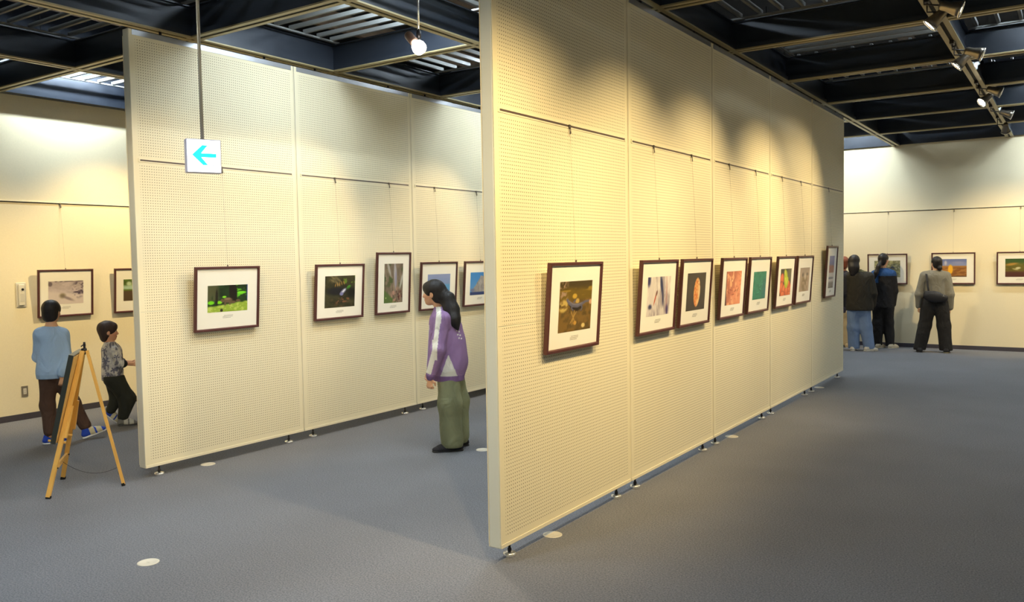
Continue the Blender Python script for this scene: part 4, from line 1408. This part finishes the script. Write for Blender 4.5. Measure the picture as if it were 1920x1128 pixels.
S.path([shr, elr, wr + V3(0, 0, .025)], [.052, .048, .040], k=.03)
S.cone(wr + V3(0, 0, .04), wr + V3(0, 0, .015), .037, .034, k=.005)
S.wrinkle(.0035, 3, fz=9, fr=8)
S.plane(p.P(0, 0, 1.125), (0, 0, 1)); S.plane(p.P(0, 0, .628), (0, 0, -1))
S.cone(neck + V3(0, 0, -.02), neck + V3(0, 0, .1), .047, .050, k=.004, op='sub')
def f_blue(V):
    rgb = np.ones((len(V), 3)) * np.array([168, 196, 230]) / 255.
    rgb[V[:, 2] < .668] *= .95
    return rgb
p.put(S, 'sweatshirt', M_cloth, f_blue)
S = p.solid(.75)
S.cone(p.P(-.030, 0, .665), p.P(.025, 0, .665), .085, .085, k=.04)
S.path([hl, kl, p.P(-.05, .0, .12)], [.078, .064, .056], k=.03); S.path([hr, kr, p.P(.240, .05, .14)], [.078, .062, .055], k=.03)
S.wrinkle(.006, 8, fz=16, fr=7)
S.plane(p.P(0, 0, .70), (0, 0, 1))
p.put(S, 'trousers', M_cloth, lambda V: np.ones((len(V), 3)) * np.array([84, 60, 48]) / 255.)
S = p.solid(1.42, .006)
hair_cap(S, hc, Fh, hh, .013, back=.012, fringe=.04)
strands(S, hc, Fh, hh, .0016, 4)
p.put(S, 'hair', M_hair)
eyes(p.root, hc, Fh, hh)
shoe(p, (-.115, .0), (.075, .03), .085, .075, (206, 196, 160), (232, 232, 230), accent=(36, 74, 190))
shoe(p, (.225, .03), (.425, .07), .085, .075, (206, 196, 160), (232, 232, 230), lift=.055, z0=.012, accent=(36, 74, 190))

# ---------------------------------------------------------------- small boy walking to the right
p = Person(-8.38, 4.88, 'person, small boy in profile with patterned grey shirt and dark trousers', 'visitors by the side wall', .007)
hc = p.P(-.040, .0, .995); Fh = head_frame(p.dirv(1, .12), .02); hh = .20
S = p.solid(1.15, .006)
add_head(S, hc, Fh, hh)
neck = p.P(-.035, 0, .87)
S.cone(hc + V3(0, 0, -.04) - Fh[1] * .02, neck, .036, .040, k=.02)
S.cone(p.P(-.01, -.06, .82), p.P(-.01, .06, .82), .048, .048, k=.04)
S.cone(p.P(-.005, 0, .80), p.P(-.02, 0, .52), .075, .07, k=.04)
shr, shl = p.P(.010, -.095, .815), p.P(.005, .095, .815)
er, el_ = p.P(.062, -.12, .665), p.P(.05, .12, .66)
wr, wl = p.P(.170, -.07, .650), p.P(.17, .07, .65)
S.path([shr, er, wr], [.030, .026, .018], k=.015); S.path([shl, el_, wl], [.030, .026, .018], k=.015)
add_hand(S, wr, p.dirv(.92, .1, -.25), p.dirv(0, .9, -.3), .68, .8, 1)
add_hand(S, wl, p.dirv(.92, -.1, -.2), p.dirv(0, -.9, -.3), .68, .8, -1)
hr, hl = p.P(.0, -.05, .50), p.P(-.01, .05, .50)
kr, kl = p.P(.118, -.05, .285), p.P(.02, .05, .28)
ar_, al = p.P(.070, -.04, .065), p.P(-.055, .04, .15)
S.path([hr, kr, ar_], [.055, .040, .028], k=.02); S.path([hl, kl, al], [.055, .040, .028], k=.02)
p.put(S, 'body', M_skin, skin_fn(hc, Fh, hh, (222, 166, 130)))
eyes(p.root, hc, Fh, hh)
S = p.solid(.95, .006)
S.cone(p.P(-.02, -.07, .815), p.P(-.02, .07, .815), .058, .058, k=.04)
S.cone(p.P(-.03, 0, .875), p.P(-.025, 0, .83), .048, .06, k=.03)
S.cone(p.P(-.01, 0, .78), p.P(-.015, 0, .51), .102, .108, k=.04, flat=(p.D, 1.08))
S.path([shr, er], [.050, .047], k=.02); S.path([shl, el_], [.050, .047], k=.02)
S.cone(er, er + unit(wr - er) * .02, .046, .042, k=.01); S.cone(el_, el_ + unit(wl - el_) * .02, .046, .042, k=.01)
S.wrinkle(.003, 5, fz=10, fr=10)
S.plane(p.P(0, 0, .890), (0, 0, 1)); S.plane(p.P(0, 0, .485), (0, 0, -1))
S.cone(neck + V3(0, 0, -.01), neck + V3(0, 0, .1), .040, .043, k=.004, op='sub')
def f_star(V):
    rgb = np.ones((len(V), 3)) * np.array([196, 192, 190]) / 255.
    a = np.arctan2(V @ p.D, V @ p.R) * .12
    n = fbm(V @ p.R + a + 3, V[:, 2] + 3, 22, 4, 3)
    rgb[n > .56] = np.array([112, 110, 122]) / 255.
    rgb[n < .36] = np.array([222, 218, 206]) / 255.
    # five-pointed stars scattered on the shirt
    for sx, sz, sr in ((-.07, .70, .04), (.0, .60, .035), (-.06, .55, .03), (.03, .74, .03), (.05, .54, .03), (-.08, .81, .028)):
        x, y = V @ p.R - sx, V[:, 2] - sz
        r_ = np.hypot(x, y); th = np.arctan2(y, x)
        rgb[(r_ < sr * (.62 + .38 * np.cos(5 * th + 1.57)))] = np.array([104, 104, 124]) / 255.
    return rgb
p.put(S, 'shirt', M_cloth, f_star)
S = p.solid(.8, .006)
for e, w in ((er, wr), (el_, wl)):
    S.cone(e + unit(w - e) * .012, e + unit(w - e) * .032, .045, .043, k=0)
p.put(S, 'shirt_cuff', mat('black_cloth', hexc(28, 26, 28), .9), None)
S = p.solid(.6)
S.cone(p.P(-.005, -.02, .50), p.P(-.005, .02, .50), .098, .098, k=.04)
S.path([hr, kr, p.P(.070, -.04, .10)], [.092, .080, .055], k=.04); S.path([hl, kl, p.P(-.04, .04, .17)], [.088, .072, .052], k=.03)
S.wrinkle(.005, 9, fz=16, fr=9)
S.plane(p.P(0, 0, .535), (0, 0, 1))
p.put(S, 'trousers', M_cloth, flatc(42, 44, 36))
S = p.solid(1.2, .006)
hair_cap(S, hc, Fh, hh, .016, back=.02, fringe=.015)
S.ell(hc + Fh[1] * .062 + Fh[2] * .058, (.058, .030, .034), Fh, k=.02)
strands(S, hc, Fh, hh, .0022, 14)
p.put(S, 'hair', M_hairb)
shoe(p, (.02, -.05), (.20, -.05), .075, .065, (196, 196, 190), (70, 70, 72), accent=(120, 120, 120))
shoe(p, (-.105, .05), (.025, .05), .075, .065, (206, 200, 170), (226, 226, 226), heel_lift=.115, lift=.0, accent=(36, 70, 180))

# ---------------------------------------------------------------- girl in the purple track jacket
p = Person(-4.61, 5.79, 'person, girl with long ponytail in purple and white track jacket and olive trousers', 'visitors in the aisle', .006)
hc = p.P(-.118, .01, 1.395); Fh = head_frame(p.dirv(-.93, .36), .04); hh = .215
S = p.solid(1.56, .0055)
add_head(S, hc, Fh, hh)
neck = p.P(-.060, .0, 1.235)
S.cone(hc + V3(0, 0, -.05) - Fh[1] * .02, neck, .040, .046, k=.02)
S.cone(p.P(-.05, -.11, 1.16), p.P(.0, .11, 1.16), .055, .055, k=.05)
S.cone(p.P(-.02, 0, 1.12), p.P(.0, .0, .70), .10, .09, k=.05)
shl, shr = p.P(-.055, -.145, 1.175), p.P(.01, .145, 1.175)
el_, er = p.P(-.095, -.185, .915), p.P(-.02, .19, .92)
wl, wr = p.P(-.165, -.165, .665), p.P(-.17, .16, .70)
S.path([shl, el_, wl], [.036, .030, .022], k=.02); S.path([shr, er, wr], [.036, .030, .022], k=.02)
add_hand(S, wl, p.dirv(-.06, .02, -1), p.dirv(.3, .9), .88, .85, 1)
add_hand(S, wr, p.dirv(-.3, .0, -1), p.dirv(.2, -.9), .88, .6, -1)
hl, hr = p.P(.0, -.05, .72), p.P(.025, .05, .72)
kl, kr = p.P(-.005, -.08, .42), p.P(.075, .09, .42)
al, ar_ = p.P(.03, -.08, .09), p.P(.105, .11, .09)
S.path([hl, kl, al], [.070, .050, .034], k=.03); S.path([hr, kr, ar_], [.070, .050, .034], k=.03)
p.put(S, 'body', M_skin, skin_fn(hc, Fh, hh, (224, 172, 136)))
eyes(p.root, hc, Fh, hh)
S = p.solid(1.34)
S.cone(p.P(-.045, -.12, 1.165), p.P(.0, .12, 1.165), .070, .070, k=.05)
S.cone(neck + V3(0, 0, .035), neck + V3(.0, 0, -.05), .058, .085, k=.04)
S.cone(p.P(-.02, 0, 1.08), p.P(-.025, .0, .76), .150, .178, k=.06, flat=(p.D, .88))
S.cone(p.P(.02, 0, .95), p.P(.04, .0, .80), .120, .130, k=.06)
S.cone(p.P(.0, 0, .72), p.P(.005, .0, .635), .158, .150, k=.03, flat=(p.R, .88))
S.path([shl, el_, wl + unit(el_ - wl) * .03], [.068, .064, .046], k=.03)
S.path([shr, er, wr + unit(er - wr) * .03], [.068, .064, .046], k=.03)
S.cone(wl + unit(el_ - wl) * .055, wl + unit(el_ - wl) * .012, .040, .038, k=.004)
S.cone(wr + unit(er - wr) * .055, wr + unit(er - wr) * .012, .040, .038, k=.004)
S.wrinkle(.0055, 21, fz=8, fr=8)
S.plane(p.P(0, 0, .622), (0, 0, -1))
S.cone(neck + V3(0, 0, .0), neck + V3(0, 0, .2), .048, .052, k=.004, op='sub')
S.plane(neck + V3(0, 0, .045), (0, 0, 1))
PU = np.array([154, 122, 170]) / 255.; PUd = np.array([130, 98, 150]) / 255.; WH = np.array([236, 232, 222]) / 255.
def f_jacket(V):
    rgb = np.ones((len(V), 3)) * PU
    r_, d_, z_ = V @ p.R, V @ p.D, V[:, 2]
    # sleeve stripe runs from collar over the shoulder to the cuff, on both arms
    for sh, e, w in ((shl, el_, wl), (shr, er, wr)):
        sd = -1 if sh is shl else 1
        pts = [neck + V3(0, 0, .02), sh + V3(0, 0, .04), e, w]
        for a, b in zip(pts[:-1], pts[1:]):
            ab = b - a; t = np.clip(((V - a) @ ab) / (ab @ ab), 0, 1)
            off = V - (a + t[:, None] * ab)
            o_r = off @ p.R + .022
            m = (np.abs(o_r) < .021) & (off @ p.D * sd > -.0) & (np.linalg.norm(off, axis=1) < .10)
            rgb[m & (z_ > .70)] = WH
    # white wedge low on the side, front piping
    wed = (d_ < -.05) & (z_ < .86) & (z_ > .675) & (r_ > -.075 + (z_ - .675) * .38) & (r_ < .075 - (z_ - .675) * .40) & (np.abs(r_) < .2)
    arm = np.min([np.linalg.norm(np.cross(V - el_, unit(wl - el_)), axis=1)], axis=0) < .058
    rgb[wed & ~(arm & (V[:, 2] < .95))] = WH
    fr_ = (r_ < -.13) & (np.abs(d_) < .035) & (z_ > .7) & (z_ < 1.12)
    rgb[fr_] = WH
    rgb[z_ < .672] = PUd
    rgb[(np.linalg.norm(V - wl, axis=1) < .062) | (np.linalg.norm(V - wr, axis=1) < .062)] = PUd
    # small pale marks printed across the back
    for k, (a, zz) in enumerate([(.030, 1.07), (.052, 1.06), (.040, 1.035), (.062, 1.028), (.050, 1.005), (.070, 1.00)]):
        m = (np.abs(r_ - a - .045) < .006) & (np.abs(z_ - zz) < .006) & (r_ > .05)
        rgb[m] = WH
    return rgb
p.put(S, 'track_jacket', M_cloth, f_jacket)
S = p.solid(.85)
S.cone(p.P(.0, -.02, .72), p.P(.02, .02, .72), .105, .105, k=.04)
S.path([hl, kl, p.P(.015, -.075, .085)], [.098, .105, .100], k=.04, flat=(p.D, .85))
S.path([hr, kr, p.P(.085, .10, .10)], [.095, .095, .085], k=.04, flat=(p.D, .85))
S.wrinkle(.008, 12, fz=5, fr=11)
S.plane(p.P(0, 0, .74), (0, 0, 1)); S.plane(p.P(0, 0, .035), (0, 0, -1))
def f_olive(V):
    b = np.array([132, 134, 102]) / 255.
    return b * (1 + .06 * np.sin(V @ p.R * 40 + V[:, 2] * 6))[:, None] * np.ones((len(V), 3))
p.put(S, 'wide_trousers', M_cloth, f_olive)
S = p.solid(1.58, .0055)
hair_cap(S, hc, Fh, hh, .013, back=.006, fringe=-.004)
S.ell(hc + Fh[1] * .060 + Fh[2] * .060, (.060, .034, .040), Fh, k=.02)
t0 = hc - Fh[1] * .085 + V3(0, 0, -.005)
S.ell(t0, (.030, .030, .030), None, k=.02)
S.path([t0, t0 + p.R * .045 - p.D * .02 + V3(0, 0, -.045), p.P(.035, -.065, 1.25), p.P(.055, -.105, 1.16), p.P(.085, -.12, 1.085)], [.030, .050, .058, .046, .012], k=.05, flat=(p.D, .8))
S.wrinkle(.0014, 24, fz=3, fr=70)
p.put(S, 'ponytail_hair', M_hair)
shoe(p, (.115, -.06), (-.165, -.10), .090, .055, (38, 36, 42), (26, 25, 28))
shoe(p, (.165, .12), (-.08, .10), .090, .055, (38, 36, 42), (26, 25, 28))

# ---------------------------------------------------------------- woman in grey with sling bag, seen from behind
def standing_back(p, c_r, head, hfwd, hh, hairm, sho_z, sho_l, sho_r, el, er, wl, wr, hem, legs, top_col, leg_col, skin, torso_w, hem_w, top_name, leg_name, res=.010, dth=.62, sleeve=(.058, .050, .040), legr=(.11, .10, .09), seedv=3, neckz=None, topfn=None):
    hc = p.P(*head); Fh = head_frame(hfwd, .03)
    ztop = head[2] + .2
    S = p.solid(ztop, min(res, .008))
    add_head(S, hc, Fh, hh)
    nk = p.P(head[0] * .6 + c_r * .4, .0, neckz or (sho_z + .07))
    S.cone(hc + V3(0, 0, -.05) - Fh[1] * .02, nk, .045, .052, k=.02)
    S.cone(p.P(sho_l * .8 + c_r * .2, 0, sho_z), p.P(sho_r * .8 + c_r * .2, 0, sho_z), .055, .055, k=.05)
    S.cone(p.P(c_r, 0, sho_z - .05), p.P(c_r, 0, hem + .02), .10, .095, k=.03, flat=(p.D, .6))
    SL, SR, EL, ER, WL, WR = p.P(sho_l, 0, sho_z), p.P(sho_r, 0, sho_z), p.P(*el), p.P(*er), p.P(*wl), p.P(*wr)
    S.path([SL, EL, WL], [.042, .035, .026], k=.02); S.path([SR, ER, WR], [.042, .035, .026], k=.02)
    add_hand(S, WL, p.dirv(.05, .1, -1), p.dirv(.9, .2), .95, .5, 1)
    add_hand(S, WR, p.dirv(-.05, .1, -1), p.dirv(-.9, .2), .95, .5, -1)
    for hp, kn, an in legs:
        S.path([p.P(*hp), p.P(*kn), p.P(*an)], [.07, .05, .036], k=.02)
    p.put(S, 'body', M_skin, skin_fn(hc, Fh, hh, skin))
    eyes(p.root, hc, Fh, hh)
    S = p.solid(ztop, res)
    S.cone(p.P(sho_l * .75 + c_r * .25, 0, sho_z - .005), p.P(sho_r * .75 + c_r * .25, 0, sho_z - .005), .072, .072, k=.05)
    S.cone(nk + V3(0, 0, .01), nk + V3(0, 0, -.05), .062, .09, k=.05)
    S.cone(p.P(c_r, 0, sho_z - .08), p.P(c_r, 0, hem + .03), torso_w, hem_w, k=.06, flat=(p.D, dth))
    S.path([SL, EL, WL + unit(EL - WL) * .01], list(sleeve), k=.03)
    S.path([SR, ER, WR + unit(ER - WR) * .01], list(sleeve), k=.03)
    S.wrinkle(.005, seedv, fz=7, fr=8)
    keep = S.f.copy()
    S.plane(nk + V3(0, 0, .025), (0, 0, 1))
    # hem: trim the body but leave the sleeves
    X, Y, Z = np.meshgrid(*S.ax, indexing='ij', sparse=True)
    rr_ = X * p.R[0] + Y * p.R[1]
    inside = (rr_ > c_r - hem_w * 1.0) & (rr_ < c_r + hem_w * 1.0)
    S.f = np.where(inside & (Z < hem), np.maximum(S.f, (hem - Z)), S.f).astype(np.float32)
    S.cone(nk + V3(0, 0, -.01), nk + V3(0, 0, .2), .052, .055, k=.004, op='sub')
    p.put(S, top_name, M_cloth, topfn or flatc(*top_col))
    S = p.solid(hem + .14, res)
    S.cone(p.P(c_r - .05, 0, hem), p.P(c_r + .05, 0, hem), .12, .12, k=.04, flat=(p.D, .8))
    for hp, kn, an in legs:
        S.path([p.P(*hp), p.P(*kn), p.P(an[0], an[1], .07)], list(legr), k=.03, flat=(p.D, .85))
    S.wrinkle(.005, seedv + 5, fz=8, fr=8)
    S.plane(p.P(0, 0, hem + .06), (0, 0, 1)); S.plane(p.P(0, 0, .035), (0, 0, -1))
    p.put(S, leg_name, M_cloth, flatc(*leg_col))
    return hc, Fh, nk

p = Person(-1.974, 15.432, 'person in grey sweater and wide black trousers with a black sling bag', 'visitors at the end wall', .009)
hc, Fh, nk = standing_back(p, .035, (.050, .0, 1.480), p.dirv(-.40, .9), .215, M_hairb, 1.285, -.135, .205,
    (-.208, .0, .97), (.252, .0, .97), (-.215, .05, .76), (.255, .04, .74), .86,
    [((-.05, 0, .84), (-.115, .02, .45), (-.185, 0, .10)), ((.12, 0, .84), (.165, .02, .45), (.200, 0, .10))],
    (132, 128, 116), (30, 28, 28), (224, 176, 140), .165, .165, 'sweater', 'wide_trousers', sleeve=(.062, .066, .050), legr=(.118, .105, .098), seedv=31, neckz=1.345)
S = p.solid(1.65, .006)
hair_cap(S, hc, Fh, .215, .010, back=.0, fringe=.03)
S.ell(p.P(.098, -.075, 1.405), (.040, .040, .042), None, k=.01)
S.wrinkle(.0015, 24, fz=20, fr=60)
p.put(S, 'bun_hair', M_hair)
r = empty('sling_bag', tuple(p.root.location))
S = Solid((-.4, -.4, .75), (.4, .4, 1.4), .006)
S.path([p.P(-.075, -.135, 1.04), p.P(-.055, -.14, .96), p.P(.04, -.150, .93), p.P(.17, -.135, .91)], [.030, .070, .074, .056], k=.04, flat=(p.D, .5))
S.plane(p.P(0, 0, 1.03), (0, 0, 1))
I_ = p.put(S, 'bag_body', mat('black_nylon', hexc(30, 29, 34), .55), None, parent=r)
bm = bmesh.new()
st = [p.P(-.105, -.02, 1.352), p.P(-.098, -.085, 1.30), p.P(-.085, -.118, 1.20), p.P(-.075, -.135, 1.10), p.P(-.06, -.145, 1.00)]
for a, b in zip(st[:-1], st[1:]):
    beam_box(bm, a, b, .030, .005, p.R)
obj('shoulder_strap', bm, mat('black_nylon', hexc(30, 29, 34), .55), r)
bm = bmesh.new(); beam_box(bm, p.P(.0, -.188, .99), p.P(.15, -.170, .945), .004, .004, p.D); obj('zip', bm, M_chrome, r)
bm = bmesh.new(); beam_box(bm, p.P(.155, -.168, .975), p.P(.160, -.168, .94), .014, .006, p.R); obj('buckle', bm, M_chrome, r)
tag(r, 'black sling bag worn across the back of the person in grey', 'bag')
shoe(p, (-.185, -.10), (-.20, .12), .10, .06, (30, 28, 30), (60, 58, 56))
shoe(p, (.200, -.10), (.225, .12), .10, .06, (30, 28, 30), (120, 112, 84))

# ---------------------------------------------------------------- person in black jacket with blue yoke, long ponytail
p = Person(-2.80, 15.76, 'person in black jacket with blue shoulders and long ponytail, black trousers', 'visitors at the end wall', .009)
def f_yoke(V):
    rgb = np.ones((len(V), 3)) * np.array([26, 23, 24]) / 255.
    r_ = V @ p.R
    rgb[(V[:, 2] > 1.265 - .12 * (r_ < -.08) + .02 * np.abs(r_))] = np.array([34, 74, 128]) / 255.
    return rgb
hc, Fh, nk = standing_back(p, .0, (.0, .0, 1.545), p.dirv(.55, .85), .215, M_hair, 1.305, -.150, .145,
    (-.21, .02, 1.02), (.185, .02, 1.00), (-.17, .12, .86), (.165, .02, .76), .72,
    [((-.075, 0, .80), (-.080, .01, .45), (-.085, 0, .10)), ((.065, 0, .80), (.090, .01, .45), (.115, 0, .10))],
    (26, 23, 24), (24, 22, 24), (222, 168, 130), .165, .185, 'jacket', 'trousers', sleeve=(.060, .055, .045), legr=(.105, .090, .078), seedv=41, neckz=1.385, topfn=f_yoke)
S = p.solid(1.72, .006)
hair_cap(S, hc, Fh, .215, .010, back=.01, fringe=.02)
S.path([hc - Fh[1] * .08 + V3(0, 0, -.03), p.P(-.075, -.12, 1.44), p.P(-.115, -.13, 1.33), p.P(-.135, -.125, 1.22)], [.03, .034, .032, .010], k=.03)
S.wrinkle(.002, 24, fz=5, fr=60)
p.put(S, 'ponytail_hair', M_hair)
shoe(p, (-.10, -.08), (.02, .12), .095, .06, (196, 184, 160), (222, 214, 196))
shoe(p, (.10, -.06), (.24, .10), .095, .06, (196, 184, 160), (222, 214, 196))

# ---------------------------------------------------------------- person in dark coat and jeans
p = Person(-3.08, 15.17, 'person in dark wide coat and light blue jeans with long loose hair', 'visitors at the end wall', .009)
def f_coat(V):
    rgb = np.ones((len(V), 3)) * np.array([42, 38, 30]) / 255.
    rgb[(V[:, 2] > 1.36)] = np.array([104, 98, 62]) / 255.
    rgb[(V @ p.R < -.2)] = np.array([34, 34, 46]) / 255.
    return rgb
hc, Fh, nk = standing_back(p, .01, (-.075, .0, 1.525), p.dirv(.35, .95), .215, M_hair, 1.275, -.19, .165,
    (-.225, .02, 1.0), (.215, .02, .98), (-.19, .10, .78), (.21, .10, .78), .70,
    [((-.085, 0, .74), (-.095, .0, .40), (-.075, 0, .10)), ((.075, 0, .74), (.115, .02, .40), (.165, 0, .10))],
    (42, 38, 30), (118, 140, 176), (222, 168, 130), .190, .225, 'coat', 'jeans', sleeve=(.075, .075, .062), legr=(.108, .098, .092), seedv=51, neckz=1.375, topfn=f_coat)
S = p.solid(1.70, .006)
hair_cap(S, hc, Fh, .215, .014, back=.03, fringe=.01, side_len=1)
S.path([hc - Fh[1] * .045 + V3(0, 0, .0), p.P(-.085, -.085, 1.42), p.P(-.10, -.095, 1.33)], [.075, .075, .045], k=.04, flat=(p.D, .6))
S.wrinkle(.002, 44, fz=5, fr=60)
p.put(S, 'long_hair', M_hair)
shoe(p, (-.105, -.08), (-.075, .14), .095, .06, (214, 206, 190), (226, 218, 204))
shoe(p, (.09, -.07), (.30, .04), .095, .06, (214, 206, 190), (226, 218, 204))

# ---------------------------------------------------------------- person almost hidden behind the panel end
p = Person(-3.47, 15.62, 'person mostly hidden behind the panel end, reddish hair and bare arm showing', 'visitors at the end wall', .009)
hc, Fh, nk = standing_back(p, .0, (.045, .0, 1.50), p.dirv(.4, .9), .215, M_hairb, 1.265, -.16, .145,
    (-.20, .0, .98), (.175, .0, .97), (-.18, .05, .76), (.160, .02, .74), .62,
    [((-.07, 0, .70), (-.08, .0, .40), (-.08, 0, .10)), ((.07, 0, .70), (.08, .0, .40), (.09, 0, .10))],
    (52, 48, 66), (196, 176, 140), (212, 142, 104), .150, .165, 'top', 'trousers', sleeve=(.055, .044, .036), legr=(.095, .080, .070), seedv=61, neckz=1.345)
S = p.solid(1.68, .006)
hair_cap(S, hc, Fh, .215, .013, back=.02, fringe=.02)
S.wrinkle(.002, 64, fz=8, fr=60)
p.put(S, 'hair', mat('reddish_hair', hexc(132, 70, 46), .45, bump=.4, bscale=120))
shoe(p, (-.09, -.08), (-.09, .14), .095, .06, (196, 170, 130), (210, 200, 180))
shoe(p, (.10, -.08), (.12, .14), .095, .06, (196, 170, 130), (210, 200, 180))
